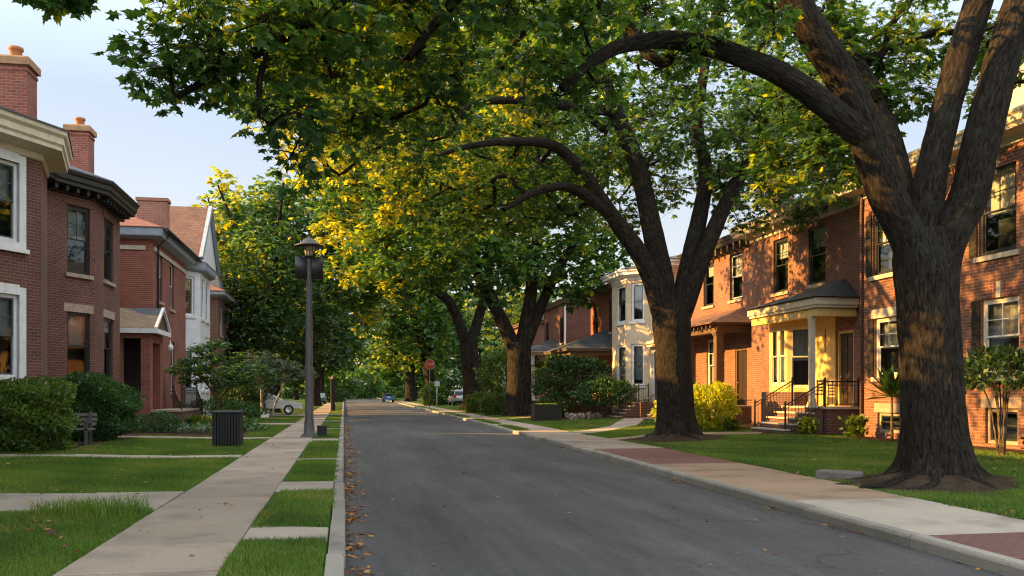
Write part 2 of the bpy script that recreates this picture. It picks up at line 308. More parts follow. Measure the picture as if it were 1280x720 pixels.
# ------------------------------------------------------------------ mesh helpers
def V3(*a): return Vector(a)
class MB:
    """collects quads with metre-true UVs; build() links them as ONE mesh object"""
    def __init__(s): s.v = []; s.f = []; s.uv = []; s.sm = []; s.tone = []
    def face(s, pts, uv=None, smooth=False, tone=.5):
        pts = [Vector(p) for p in pts]; i = len(s.v); s.v += pts; s.f.append(list(range(i, i+len(pts)))); s.tone += [tone]*len(pts)
        if uv is None:
            n = Vector((0, 0, 0))
            for k in range(len(pts)):
                a, b = pts[k], pts[(k+1) % len(pts)]; n += a.cross(b)
            if n.length > 1e-12: n.normalize()
            if abs(n.z) > .95: t = Vector((1, 0, 0)); b = Vector((0, 1, 0))
            else:
                t = Vector((-n.y, n.x, 0)).normalized(); b = n.cross(t)
            uv = [(p.dot(t), p.dot(b) if abs(n.z) > .02 else p.z) for p in pts]
        s.uv.append(uv); s.sm.append(smooth)
    def hexa(s, c, tone=.5):
        for q in ((0, 3, 2, 1), (4, 5, 6, 7), (0, 1, 5, 4), (1, 2, 6, 5), (2, 3, 7, 6), (3, 0, 4, 7)): s.face([c[k] for k in q], tone=tone)
    def box(s, x0, x1, y0, y1, z0, z1, tf=None, b=0, tone=.5):
        if b:                       # eased upper and vertical edges
            return s.prism([(x0+b, y0), (x1-b, y0), (x1, y0+b), (x1, y1-b), (x1-b, y1), (x0+b, y1), (x0, y1-b), (x0, y0+b)], z0, z1, tf, b)
        c = [(x0, y0, z0), (x1, y0, z0), (x1, y1, z0), (x0, y1, z0), (x0, y0, z1), (x1, y0, z1), (x1, y1, z1), (x0, y1, z1)]
        if tf: c = [tf(*p) for p in c]
        s.hexa(c, tone); return s
    def prism(s, poly, z0, z1, tf=None, top=0, bottom=True):
        tf = tf or (lambda x, y, z: Vector((x, y, z)))
        n = len(poly); cx = sum(p[0] for p in poly)/n; cy = sum(p[1] for p in poly)/n
        zt = z1-top
        for k in range(n):
            a, b = poly[k], poly[(k+1) % n]; s.face([tf(*a, z0), tf(*b, z0), tf(*b, zt), tf(*a, zt)])
        P = poly
        if top:
            Q = []
            for p in poly:
                d = Vector((cx-p[0], cy-p[1])); l = max(d.length, 1e-6); d = d/l*min(top, l*.5); Q.append((p[0]+d.x, p[1]+d.y))
            for k in range(n): s.face([tf(*P[k], zt), tf(*P[(k+1) % n], zt), tf(*Q[(k+1) % n], z1), tf(*Q[k], z1)])
            P = Q
        s.face([tf(*p, z1) for p in P])
        if bottom: s.face([tf(*p, z0) for p in reversed(poly)])
        return s
    def tube(s, pts, rad, n=8, caps=True, smooth=True):
        pts = [Vector(p) for p in pts]; m = len(pts)
        if not hasattr(rad, '__len__'): rad = [rad]*m
        d0 = (pts[1]-pts[0]).normalized(); u = d0.orthogonal().normalized(); rings = []; ln = 0
        for k in range(m):
            d = (pts[min(k+1, m-1)]-pts[max(k-1, 0)])
            d = d.normalized() if d.length > 1e-9 else d0
            u = (u-d*u.dot(d)); u = u.normalized() if u.length > 1e-9 else d.orthogonal().normalized(); w = d.cross(u)
            rings.append([pts[k]+(u*math.cos(2*math.pi*j/n)+w*math.sin(2*math.pi*j/n))*rad[k] for j in range(n)])
        for k in range(m-1):
            dl = (pts[k+1]-pts[k]).length
            for j in range(n):
                j2 = (j+1) % n; c = 2*math.pi*max(rad[0], .02)/n
                s.face([rings[k][j], rings[k][j2], rings[k+1][j2], rings[k+1][j]], [(c*j, ln), (c*(j+1), ln), (c*(j+1), ln+dl), (c*j, ln+dl)], smooth)
            ln += dl
        if caps: s.face(list(reversed(rings[0]))); s.face(rings[-1])
        return s
    def lathe(s, c, prof, n=16, smooth=True, a0=0, a1=2*math.pi, sx=1, sy=1):
        for k in range(len(prof)-1):
            (r0, z0), (r1, z1) = prof[k], prof[k+1]
            for j in range(n):
                t0, t1 = a0+(a1-a0)*j/n, a0+(a1-a0)*(j+1)/n
                p = [(c[0]+sx*r*math.cos(t), c[1]+sy*r*math.sin(t), c[2]+z) for r, z, t in ((r0, z0, t0), (r0, z0, t1), (r1, z1, t1), (r1, z1, t0))]
                if r0 < 1e-6: p = [p[0], p[2], p[3]]
                elif r1 < 1e-6: p = p[:3]
                s.face(p, smooth=smooth)
        return s
    def build(s, name, mat, parent=None, origin=None, auto=True):
        me = bpy.data.meshes.new(name); og = Vector(origin) if origin is not None else (root_of(parent).location if parent else Vector((0, 0, 0)))
        me.from_pydata([p-og for p in s.v], [], s.f)
        ul = me.uv_layers.new(name='UVMap'); ul.data.foreach_set('uv', np.array([c for u in s.uv for q in u for c in q], dtype=np.float32))
        me.polygons.foreach_set('use_smooth', s.sm)
        at = me.attributes.new('tone', 'FLOAT', 'POINT'); at.data.foreach_set('value', s.tone)
        if any(s.sm):
            bm = bmesh.new(); bm.from_mesh(me); bmesh.ops.remove_doubles(bm, verts=bm.verts, dist=1e-5); bm.to_mesh(me); bm.free()
        me.materials.append(M[mat] if isinstance(mat, str) else mat)
        o = bpy.data.objects.new(name, me); C.objects.link(o)
        if parent: o.parent = parent
        elif origin is not None: o.location = og
        return o
def root_of(o):
    while o.parent: o = o.parent
    return o
def tag(o, label=None, cat=None, group=None, kind=None):
    if label: o['label'] = label
    if cat: o['category'] = cat
    if group: o['group'] = group
    if kind: o['kind'] = kind
    return o
def thing(name, label, cat, loc=(0, 0, 0), group=None, rotz=0):
    o = bpy.data.objects.new(name, None); C.objects.link(o); o.location = loc; o.rotation_euler = (0, 0, rotz); o.empty_display_size = .3
    return tag(o, label, cat, group)
def npmesh(name, verts, faces_sizes, faces_idx, mat, parent=None, tint=None, uv=None, smooth=None, origin=None):
    og = np.array(root_of(parent).location if parent else (origin or (0, 0, 0)), dtype=np.float64)
    me = bpy.data.meshes.new(name); nv = len(verts); nf = len(faces_sizes)
    me.vertices.add(nv); me.vertices.foreach_set('co', (verts-og).astype(np.float32).ravel())
    me.loops.add(len(faces_idx)); me.loops.foreach_set('vertex_index', faces_idx.astype(np.int32))
    st = np.zeros(nf, dtype=np.int32); st[1:] = np.cumsum(faces_sizes)[:-1]
    me.polygons.add(nf); me.polygons.foreach_set('loop_start', st)
    try: me.polygons.foreach_set('loop_total', np.asarray(faces_sizes, dtype=np.int32))
    except Exception: pass
    if smooth: me.polygons.foreach_set('use_smooth', np.ones(nf, dtype=bool))
    if tint is not None:
        a = me.attributes.new('tint', 'FLOAT', 'POINT'); a.data.foreach_set('value', tint.astype(np.float32))
    if uv is not None:
        ul = me.uv_layers.new(name='UVMap'); ul.data.foreach_set('uv', uv[faces_idx].astype(np.float32).ravel())
    me.update(calc_edges=True); me.validate()
    me.materials.append(M[mat])
    o = bpy.data.objects.new(name, me); C.objects.link(o)
    if parent: o.parent = parent
    elif origin: o.location = origin
    return o
# ------------------------------------------------------------------ house kit
class Wall:
    """frame of one wall: a along it, o outwards, z up (outward side is on the right of p0->p1)"""
    def __init__(s, p0, p1):
        s.p0 = Vector((*p0, 0)); v = Vector((*p1, 0))-s.p0; s.len = v.length; s.d = v.normalized(); s.n = Vector((s.d.y, -s.d.x, 0))
    def __call__(s, a, o, z): return s.p0+s.d*a+s.n*o+Vector((0, 0, z))
    def a_of(s, x, y): return (Vector((x, y, 0))-s.p0).dot(s.d)
def edges(poly): return [Wall(poly[k], poly[(k+1) % len(poly)]) for k in range(len(poly))]
def wall_face(mb, w, z0, z1, ops=(), rev=.16, u0=0):
    A = sorted({0, w.len, *[q for o in ops for q in o[:2]]}); Z = sorted({z0, z1, *[q for o in ops for q in o[2:4]]})
    for i in range(len(A)-1):
        for j in range(len(Z)-1):
            am, zm = (A[i]+A[i+1])/2, (Z[j]+Z[j+1])/2
            if any(o[0] < am < o[1] and o[2] < zm < o[3] for o in ops): continue
            q = [(A[i], Z[j]), (A[i+1], Z[j]), (A[i+1], Z[j+1]), (A[i], Z[j+1])]
            mb.face([w(a, 0, z) for a, z in q], [(u0+a, z) for a, z in q])
    for a0, a1, b0, b1 in [o[:4] for o in ops]:
        for q in (((a0, 0, b0), (a0, 0, b1), (a0, -rev, b1), (a0, -rev, b0)), ((a1, 0, b1), (a1, 0, b0), (a1, -rev, b0), (a1, -rev, b1)),
                  ((a0, 0, b1), (a1, 0, b1), (a1, -rev, b1), (a0, -rev, b1)), ((a1, 0, b0), (a0, 0, b0), (a0, -rev, b0), (a1, -rev, b0))):
            mb.face([w(*p) for p in q], [(p[0]+p[1], p[2]) if q[0][2] != q[2][2] else (p[0], p[1]) for p in q])
def walls(parent, poly, z0, z1, ops, mat, name='wall', skip=()):
    mb = MB(); u = 0
    for k, w in enumerate(edges(poly)):
        if k not in skip: wall_face(mb, w, z0, z1, ops.get(k, ()), u0=u)
        u += w.len
    return mb.build(name, mat, parent)
def offs(poly, d):
    n = len(poly); out = []
    for k in range(n):
        a = Vector(poly[k-1]); b = Vector(poly[k]); c = Vector(poly[(k+1) % n])
        d1 = (b-a).normalized(); d2 = (c-b).normalized(); n1 = Vector((d1.y, -d1.x)); n2 = Vector((d2.y, -d2.x))
        m = n1+n2; m = m/max(m.dot(n1), .35); out.append((b.x+m.x*d, b.y+m.y*d))
    return out
def sweep(poly, prof, mat, name, parent, closed=True):
    """moulding: profile of (outward offset, z) carried round a footprint"""
    mb = MB(); n = len(poly); rings = [[Vector((*p, z)) for p in offs(poly, o)] for o, z in prof]
    for k in range(len(prof)-1):
        for j in range(n if closed else n-1):
            j2 = (j+1) % n; mb.face([rings[k][j], rings[k][j2], rings[k+1][j2], rings[k+1][j]])
    return mb.build(name, mat, parent)
def hip(parent, eave, z, ridge, mat, name='roof', thick=.05):
    """roof planes from an eave polygon (at z) to a ridge of one or two points"""
    mb = MB(); n = len(eave); near = [min(range(len(ridge)), key=lambda r: (Vector(e)-Vector(ridge[r][:2])).length) for e in eave]
    for k in range(n):
        a, b = eave[k], eave[(k+1) % n]; ra, rb = near[k], near[(k+1) % n]
        p = [Vector((*a, z)), Vector((*b, z)), Vector(ridge[rb])] + ([Vector(ridge[ra])] if ra != rb else [])
        mb.face(p)
        mb.face([Vector((*b, z-thick)), Vector((*b, z)), Vector((*a, z)), Vector((*a, z-thick))][::-1])
    return mb.build(name, mat, parent)
def window(parent, w, a0, a1, z0, z1, frame='sash', sash=None, cw=.06, blind=.45, lintel=None, sill='stone', muntin=0, room_dark='room', rev=.16, bmat='blind', lab=None, wide=0, kind='window'):
    sash = sash or frame; mb = MB(); o0, o1 = -rev+.02, -rev+.09
    for q in ((a0, a0+cw, z0, z1), (a1-cw, a1, z0, z1), (a0+cw, a1-cw, z1-cw, z1), (a0+cw, a1-cw, z0, z0+cw)): mb.box(q[0], q[1], o0, o1, q[2], q[3], w)
    if wide:                                                        # broad painted surround on the face of the wall
        for q in ((a0-wide, a0, z0-wide, z1+wide), (a1, a1+wide, z0-wide, z1+wide), (a0, a1, z1, z1+wide*1.3), (a0, a1, z0-wide, z0)):
            mb.box(q[0], q[1], -rev, .035, q[2], q[3], w)
    W = mb.build(kind, frame, parent)
    if lab: W['label'] = lab
    zm = (z0+z1)/2+.02; s = .045; b0, b1 = a0+cw, a1-cw
    mb = MB()
    for (y0, y1, za, zb) in ((o0+.035, o0+.06, zm-.02, z1-cw), (o0+.002, o0+.03, z0+cw, zm+.02)):
        for q in ((b0, b0+s, za, zb), (b1-s, b1, za, zb), (b0+s, b1-s, zb-s, zb), (b0+s, b1-s, za, za+s)): mb.box(q[0], q[1], y0, y1, q[2], q[3], w)
        if muntin and za > zm-.1 or muntin > 1:
            am = (b0+b1)/2; mb.box(am-.011, am+.011, y0+.004, y1-.004, za+s, zb-s, w); zc = (za+zb)/2
            mb.box(b0+s, am-.011, y0+.005, y1-.005, zc-.011, zc+.011, w); mb.box(am+.011, b1-s, y0+.005, y1-.005, zc-.011, zc+.011, w)
    mb.build('sash', sash, W)
    mb = MB()
    for y, za, zb in ((o0+.047, zm+s-.02, z1-cw-s), (o0+.016, z0+cw+s, zm+.02-s)): mb.face([w(b0+s, y, za), w(b1-s, y, za), w(b1-s, y, zb), w(b0+s, y, zb)])
    mb.build('pane', 'glass', W)
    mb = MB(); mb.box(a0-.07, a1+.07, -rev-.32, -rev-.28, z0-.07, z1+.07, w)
    mb.build('room_dark', room_dark, W)  # dark sheet painted as the unlit room behind the panes
    if blind:
        mb = MB(); zb = z1-(z1-z0)*blind; nn = 14
        for k in range(nn):                                         # softly pleated cloth
            t0, t1 = a0+(a1-a0)*k/nn, a0+(a1-a0)*(k+1)/nn; q0, q1 = -rev-.08-.012*(k % 2), -rev-.08-.012*((k+1) % 2)
            mb.face([w(t0, q0, zb), w(t1, q1, zb), w(t1, q1, z1), w(t0, q0, z1)])
        mb.build('blind', bmat, W)
    if sill:
        mb = MB(); mb.prism([(a0-.1, -rev+.09), (a1+.1, -rev+.09), (a1+.1, .075), (a0-.1, .075)], z0-.13, z0-.002, w, .012) if not wide else mb.box(a0-wide-.06, a1+wide+.06, .036, .09, z0-wide-.06, z0-wide+.05, w)
        mb.build('sill', sill, W)
    if lintel == 'arch':                                            # flat gauged brick arch with stone keystone
        mb = MB(); cx = (a0+a1)/2; hw = (a1-a0)/2; n = 13
        for k in range(n):
            if k == n//2: continue
            t0, t1 = -1+2*k/n, -1+2*(k+1)/n
            mb.face([w(cx+hw*t0+.004, .012, z1+.005), w(cx+hw*t1-.004, .012, z1+.005), w(cx+hw*t1*1.2-.004, .012, z1+.36), w(cx+hw*t0*1.2+.004, .012, z1+.36)])
        mb.face([w(cx-hw*1.2, .012, z1+.36), w(cx+hw*1.2, .012, z1+.36), w(cx+hw*1.2, 0, z1+.36), w(cx-hw*1.2, 0, z1+.36)])
        mb.build('brick_arch', 'brick_deep', W)
        mb = MB(); mb.prism([(cx-.07, 0), (cx+.07, 0), (cx+.07, .05), (cx-.07, .05)], z1+.003, z1+.40, w, .01); mb.build('keystone', 'limestone', W)
    elif lintel:
        mb = MB(); mb.box(a0-.14, a1+.14, -.05, .02, z1+.002, z1+.28, w); mb.build('lintel', lintel, W)
    return W
def door(parent, w, a0, a1, z0, z1, mat='door', frame='brown_trim', rev=.16, glass=False, cw=.09):
    mb = MB()
    for q in ((a0, a0+cw, z0, z1), (a1-cw, a1, z0, z1), (a0+cw, a1-cw, z1-cw, z1)): mb.box(q[0], q[1], -rev+.01, -rev+.12, q[2], q[3], w)
    F = mb.build('door_frame', frame, parent)
    mb = MB(); b0, b1 = a0+cw, a1-cw; mb.box(b0, b1, -rev+.005, -rev+.045, z0, z1-cw, w)
    for (u0, u1, v0, v1) in ((.14, .46, .08, .36), (.54, .86, .08, .36), (.14, .46, .42, .93), (.54, .86, .42, .93)):
        mb.prism([(b0+(b1-b0)*u0, -rev+.0451), (b0+(b1-b0)*u1, -rev+.0451), (b0+(b1-b0)*u1, -rev+.06), (b0+(b1-b0)*u0, -rev+.06)], z0+(z1-z0)*v0, z0+(z1-z0)*v1, w)
    D = mb.build('door', mat, parent)
    mb = MB(); p = w(b0+.09, -rev+.045, z0+1.02); q = w(b0+.09, -rev+.11, z0+1.02); mb.tube([p, q], [.012, .012], 8); mb.lathe(q, [(0, -.03), (.03, -.012), (.03, .012), (0, .03)], 10); mb.build('handle', 'chrome', D)
    return D
def column(parent, x, y, z0, z1, r, mat, square=True, name='column'):
    mb = MB()
    if square:
        mb.prism([(x-r, y-r), (x+r, y-r), (x+r, y+r), (x-r, y+r)], z0+.16, z1-.14, None, 0)
        for a, b, g in ((z0, z0+.08, 1.5), (z0+.08, z0+.16, 1.25), (z1-.14, z1-.07, 1.22), (z1-.07, z1, 1.45)): mb.box(x-r*g, x+r*g, y-r*g, y+r*g, a, b)
    else: mb.lathe((x, y, 0), [(r*1.4, z0), (r*1.4, z0+.08), (r*1.1, z0+.12), (r, z0+.2), (r*.86, z1-.2), (r*1.05, z1-.15), (r*1.35, z1-.08), (r*1.35, z1)], 14)
    return mb.build(name, mat, parent)
def chimney(parent, x, y, sx, sy, z0, z1, mat, cap='cap', pots=1, pmat='terracotta'):
    mb = MB(); mb.box(x-sx/2, x+sx/2, y-sy/2, y+sy/2, z0, z1-.24); 
    for k, (g, a, b) in enumerate(((.05, z1-.40, z1-.32),)): mb.box(x-sx/2-.025, x+sx/2+.025, y-sy/2-.025, y+sy/2+.025, a, b)
    ch = mb.build('chimney', mat, parent)
    mb = MB(); mb.prism([(x-sx/2-.08, y-sy/2-.08), (x+sx/2+.08, y-sy/2-.08), (x+sx/2+.08, y+sy/2+.08), (x-sx/2-.08, y+sy/2+.08)], z1-.24, z1, None, .05); mb.build('chimney_cap', cap, ch)
    for k in range(pots):
        mb = MB(); px = x+(k-(pots-1)/2)*.4
        mb.lathe((px, y, z1-.02), [(.17, 0), (.15, .28), (.19, .30), (.19, .38), (.13, .38), (.13, .2)], 14); mb.build('chimney_pot', pmat, ch)
    return ch
def railing(parent, pts, h=.9, gap=.13, mat='iron', ends=True):
    """iron railing along a polyline (z of the walking line), as one mesh"""
    mb = MB(); pts = [Vector(p) for p in pts]
    for k in range(len(pts)-1):
        a, b = pts[k], pts[k+1]; up = Vector((0, 0, 1))
        mb.tube([a+up*h, b+up*h], .024, 6); mb.tube([a+up*.09, b+up*.09], .015, 6); mb.tube([a+up*(h-.12), b+up*(h-.12)], .012, 5)
        n = max(2, int((b-a).length/gap))
        for j in range(1, n): p = a.lerp(b, j/n); mb.tube([p+up*.09, p+up*(h-.0)], .009, 5, False)
    for p in pts:
        mb.box(p.x-.025, p.x+.025, p.y-.025, p.y+.025, p.z-.02, p.z+h+.06); mb.lathe(p+Vector((0, 0, h+.06)), [(.03, 0), (.045, .03), (.03, .07), (0, .085)], 8)
    return mb.build('railing', mat, parent)
def steps(parent, x0, x1, y0, y1, z0, z1, n, axis, sgn, mat='brick_dark', tread='limestone'):
    """flight of n steps: rises towards sgn*axis"""
    mb = MB(); mt = MB(); h = (z1-z0)/n
    for k in range(n):
        a, b = k/n, (k+1)/n; zt = z0+h*(k+1)
        if axis == 'x':
            xa, xb = (x0+(x1-x0)*a, x1) if sgn > 0 else (x0, x1-(x1-x0)*a)
            xe = (x0+(x1-x0)*a, x0+(x1-x0)*b) if sgn > 0 else (x1-(x1-x0)*b, x1-(x1-x0)*a)
            mb.box(xe[0], xe[1], y0, y1, z0-.1, zt-.05); n0 = .03
            mt.box(xe[0]-(n0 if sgn > 0 else 0), xe[1]+(n0 if sgn < 0 else 0), y0-.02, y1+.02, zt-.05, zt)
        else:
            ye = (y0+(y1-y0)*a, y0+(y1-y0)*b) if sgn > 0 else (y1-(y1-y0)*b, y1-(y1-y0)*a)
            mb.box(x0, x1, ye[0], ye[1], z0-.1, zt-.05)
            mt.box(x0-.02, x1+.02, ye[0]-(.03 if sgn > 0 else 0), ye[1]+(.03 if sgn < 0 else 0), zt-.05, zt)
    s = mb.build('steps', mat, parent); mt.build('tread', tread, s); return s
def text(parent, body, loc, rot, size, mat, name='lettering', ext=.004, line=1.0):
    cu = bpy.data.curves.new(name, 'FONT'); cu.body = body; cu.size = size; cu.extrude = ext; cu.align_x = 'CENTER'; cu.align_y = 'CENTER'; cu.space_line = line
    cu.materials.append(M[mat]); o = bpy.data.objects.new(name, cu); C.objects.link(o); o.parent = parent
    bpy.context.view_layer.update(); me = bpy.data.meshes.new_from_object(o.evaluated_get(bpy.context.evaluated_depsgraph_get())); bpy.data.objects.remove(o)
    o = bpy.data.objects.new(name, me); C.objects.link(o); o.parent = parent
    o.location = Vector(loc)-root_of(parent).location; o.rotation_euler = rot; return o

# ------------------------------------------------------------------ the ground
def smooth(a, b, x):
    t = np.clip((np.asarray(x, float)-a)/(b-a), 0, 1); return t*t*(3-2*t)
def gz(x, y=0):
    """height of the front gardens: level at the walks, rising gently to the houses"""
    x = np.asarray(x, float)
    return .20*smooth(9.2, 15.5, x)+.10*smooth(3.2, 8.0, -x)
def kerb_x(y): return np.interp(y, [0, 8, 23.5, 48, 90, 160, 300], [5.75, 6.15, 6.68, 7.1, 7.6, 8.3, 9.8])
def walk_x(y): return np.interp(y, [0, 9.6, 16.5, 24, 34, 60, 120, 300], [8.15, 8.35, 8.75, 8.98, 9.0, 9.3, 9.9, 12.3])
mb = MB(); mb.face([(-1500, -300, -.26), (1500, -300, -.26), (1500, 3500, -.26), (-1500, 3500, -.26)]); tag(mb.build('ground', 'terrain'), kind='structure')
mb = MB(); ys = list(np.linspace(-12, 60, 37))+list(np.linspace(64, 300, 40))
for a, b in zip(ys[:-1], ys[1:]):
    for k in range(8):
        f = lambda y, t: Vector((0 + (float(kerb_x(y)))*t, y, -.13+.07*(1-(2*t-1)**2)))
        mb.face([f(a, k/8), f(a, (k+1)/8), f(b, (k+1)/8), f(b, k/8)], smooth=True)
tag(mb.build('road', 'asphalt'), kind='structure')
def kerb_piece(mb, fx, y0, y1, sgn, wd=.17, z=.012):
    prof = [(0, -.2), (0, -.03), (.012, -.008), (.035, z), (wd, z), (wd, -.2)]; jit = rng.normal(0, .009, 2); t = rng.uniform(.1, .9)
    for k in range(len(prof)-1):
        q = []
        for (o, zz), y in ((prof[k], y0), (prof[k], y1), (prof[k+1], y1), (prof[k+1], y0)): q.append(Vector((fx(y)+sgn*(o+jit[0]), y, zz+jit[1]*(zz > -.1))))
        mb.face(q if sgn < 0 else q[::-1], smooth=False, tone=t)
    for y, rv in ((y0, sgn > 0), (y1, sgn < 0)):
        q = [Vector((fx(y)+sgn*(o+jit[0]), y, zz+jit[1]*(zz > -.1))) for o, zz in prof]; mb.face(q[::-1] if rv else q, tone=t)
for nm, fx, sg in (('kerb', lambda y: 0.0, -1), ('kerb', lambda y: float(kerb_x(y)), 1)):
    mb = MB(); y = -8.0
    while y < 260:
        l = 2.4 if y < 60 else 6; kerb_piece(mb, fx, y, y+l-.012, sg); y += l
    tag(mb.build(nm, 'kerb'), kind='structure')
def slab(mb, q, z=0.0, th=.12, gap=.015, zf=None):
    """one paving slab over four ground corners, with a tooled edge"""
    q = [Vector((*p, 0)) for p in q]; c = sum(q, Vector())/4; t = rng.uniform(0, 1); dz = rng.normal(0, .004)
    tl = Vector((0, 0, 0)); up = [p+(c-p).normalized()*gap for p in q]; dn = [p+(c-p).normalized()*.002 for p in q]
    zz = (lambda p: z+float(zf(p.x))) if zf else (lambda p: z)
    top = [Vector((p.x, p.y, zz(p)+dz+rng.normal(0, .002))) for p in up]; low = [Vector((p.x, p.y, zz(p)+dz-.010)) for p in dn]; bot = [Vector((p.x, p.y, z-th)) for p in dn]
    mb.face(top, tone=t)
    for k in range(4):
        k2 = (k+1) % 4; mb.face([low[k], low[k2], top[k2], top[k]], tone=t); mb.face([bot[k], bot[k2], low[k2], low[k]], tone=t*.5)
# left walk, and the slabs that cross its verge to the kerb
mb = MB(); y = -6.0
while y < 130:
    l = 1.42+rng.normal(0, .04); l = l if y < 60 else 4
    slab(mb, [(-2.5, y), (-1.1, y), (-1.1, y+l), (-2.5, y+l)]); y += l
tag(mb.build('sidewalk', 'walk'), kind='structure')
VERGE_L = [(9.75, 10.75, .08), (14.6, 16.1, 0), (21.2, 21.75, 0), (29.3, 31.0, 0), (38.5, 39.4, 0), (49, 50.2, 0), (62, 65, 0)]
mb = MB()
for a, b, sk in VERGE_L: slab(mb, [(-1.095, a+sk*3), (-.178, a-sk), (-.178, b-sk*1.5), (-1.095, b+sk*3)], .002)
tag(mb.build('path', 'walk_pale'), kind='structure')
PATHS_L = [(12.55, 14.75, 'walk_pale'), (22.2, 23.0, 'walk_pale'), (30.9, 32.0, 'walk'), (44.4, 46.6, 'walk')]
for a, b, mt in PATHS_L:
    mb = MB(); x = -2.505
    while x > (-9 if a < 40 else -6.5):
        slab(mb, [(x-1.3, a), (x, a), (x, b), (x-1.3, b)], .012, zf=gz); x -= 1.3
    tag(mb.build('path', mt), kind='structure')
# right walk: bays of different paving
def walkbay(y0, y1, step, mt, z=0.0, xo=.178):
    mb = MB(); y = y0
    while y < y1-.05:
        l = min(step, y1-y); f = lambda yy, t: (float(kerb_x(yy))+xo)*(1-t)+float(walk_x(yy))*t
        slab(mb, [(f(y, 0), y), (f(y, 1), y), (f(y+l, 1), y+l), (f(y+l, 0), y+l)], z); y += l
    tag(mb.build('sidewalk', mt), kind='structure')
walkbay(-4, 8.75, 1.6, 'walk_brick'); walkbay(8.76, 12.0, 3.24, 'walk_pale'); walkbay(12.01, 18.6, 1.65, 'walk_tan'); walkbay(18.61, 23.9, 1.76, 'walk_brick')
walkbay(23.91, 36, 1.7, 'walk')
walkbay(36, 160, 2.4, 'walk', 0, .75)
tag(mb, None) if False else None
mb = MB()
for a, b in ((41.5, 43.5), (51, 55.5), (69, 74), (84, 88)): slab(mb, [(float(kerb_x(a))+.178, a), (float(kerb_x(a))+.745, a), (float(kerb_x(b))+.745, b), (float(kerb_x(b))+.178, b)], .003)
tag(mb.build('path', 'walk'), kind='structure')
# garden paths on the right
def gpath(pts, wd, mt, st=1.4):
    mb = MB(); P = [Vector(p) for p in pts]
    for k in range(len(P)-1):
        d = P[k+1]-P[k]; n = max(1, round(d.length/st)); s = Vector((-d.y, d.x)).normalized()*wd/2
        for j in range(n):
            a, b = P[k]+d*j/n, P[k]+d*(j+1)/n; q = [a+s, a-s, b-s, b+s]
            slab(mb, [tuple(p) for p in q], .014, .3, zf=gz)
    tag(mb.build('path', mt), kind='structure')
gpath([(9.0, 28.3), (11.5, 30.2), (14.2, 28.3)], 1.25, 'walk_tan'); gpath([(9.05, 33.3), (12.2, 37.5), (15.6, 45.6)], 1.2, 'walk_pale')
gpath([(9.1, 50.6), (13.6, 55)], 1.2, 'walk')
# lawns: sheets that follow the ground, then blades of grass on them
def lawn_sheet(name, x0, x1, y0, y1, mat='lawn', dz=.0, nx=14, ny=30, kind='structure'):
    xs = np.linspace(0, 1, nx); yv = np.linspace(y0, y1, ny); mb = MB()
    f = lambda t, y: (lambda xa, xb: Vector((xa+(xb-xa)*t, y, float(gz(xa+(xb-xa)*t))-.012+dz)))(x0(y) if callable(x0) else x0, x1(y) if callable(x1) else x1)
    for j in range(ny-1):
        for i in range(nx-1): mb.face([f(xs[i], yv[j]), f(xs[i+1], yv[j]), f(xs[i+1], yv[j+1]), f(xs[i], yv[j+1])], smooth=True)
    return tag(mb.build(name, mat), kind=kind)
lawn_sheet('lawn', -22, -2.5, -6, 260); lawn_sheet('lawn', -1.1, -.17, -6, 260, nx=3); lawn_sheet('lawn', lambda y: float(walk_x(y)), 30, -4, 260, ny=60)
lawn_sheet('lawn', lambda y: float(kerb_x(y))+.17, lambda y: float(kerb_x(y))+.76, 36, 160, nx=3)
lawn_sheet('planting_bed', 14.9, 16.0, 12, 25.3, 'mulch', .02, 6, 12); lawn_sheet('planting_bed', 15.2, 17.6, 30.6, 36, 'mulch', .02, 5, 8)
lawn_sheet('planting_bed', 11.9, 16.4, 46.6, 56, 'mulch', .02, 6, 10); lawn_sheet('planting_bed', -9.9, -6.6, 24, 36.5, 'mulch', .02, 6, 12); lawn_sheet('planting_bed', -8, -3.6, 32.4, 41.5, 'mulch', .02, 6, 12)
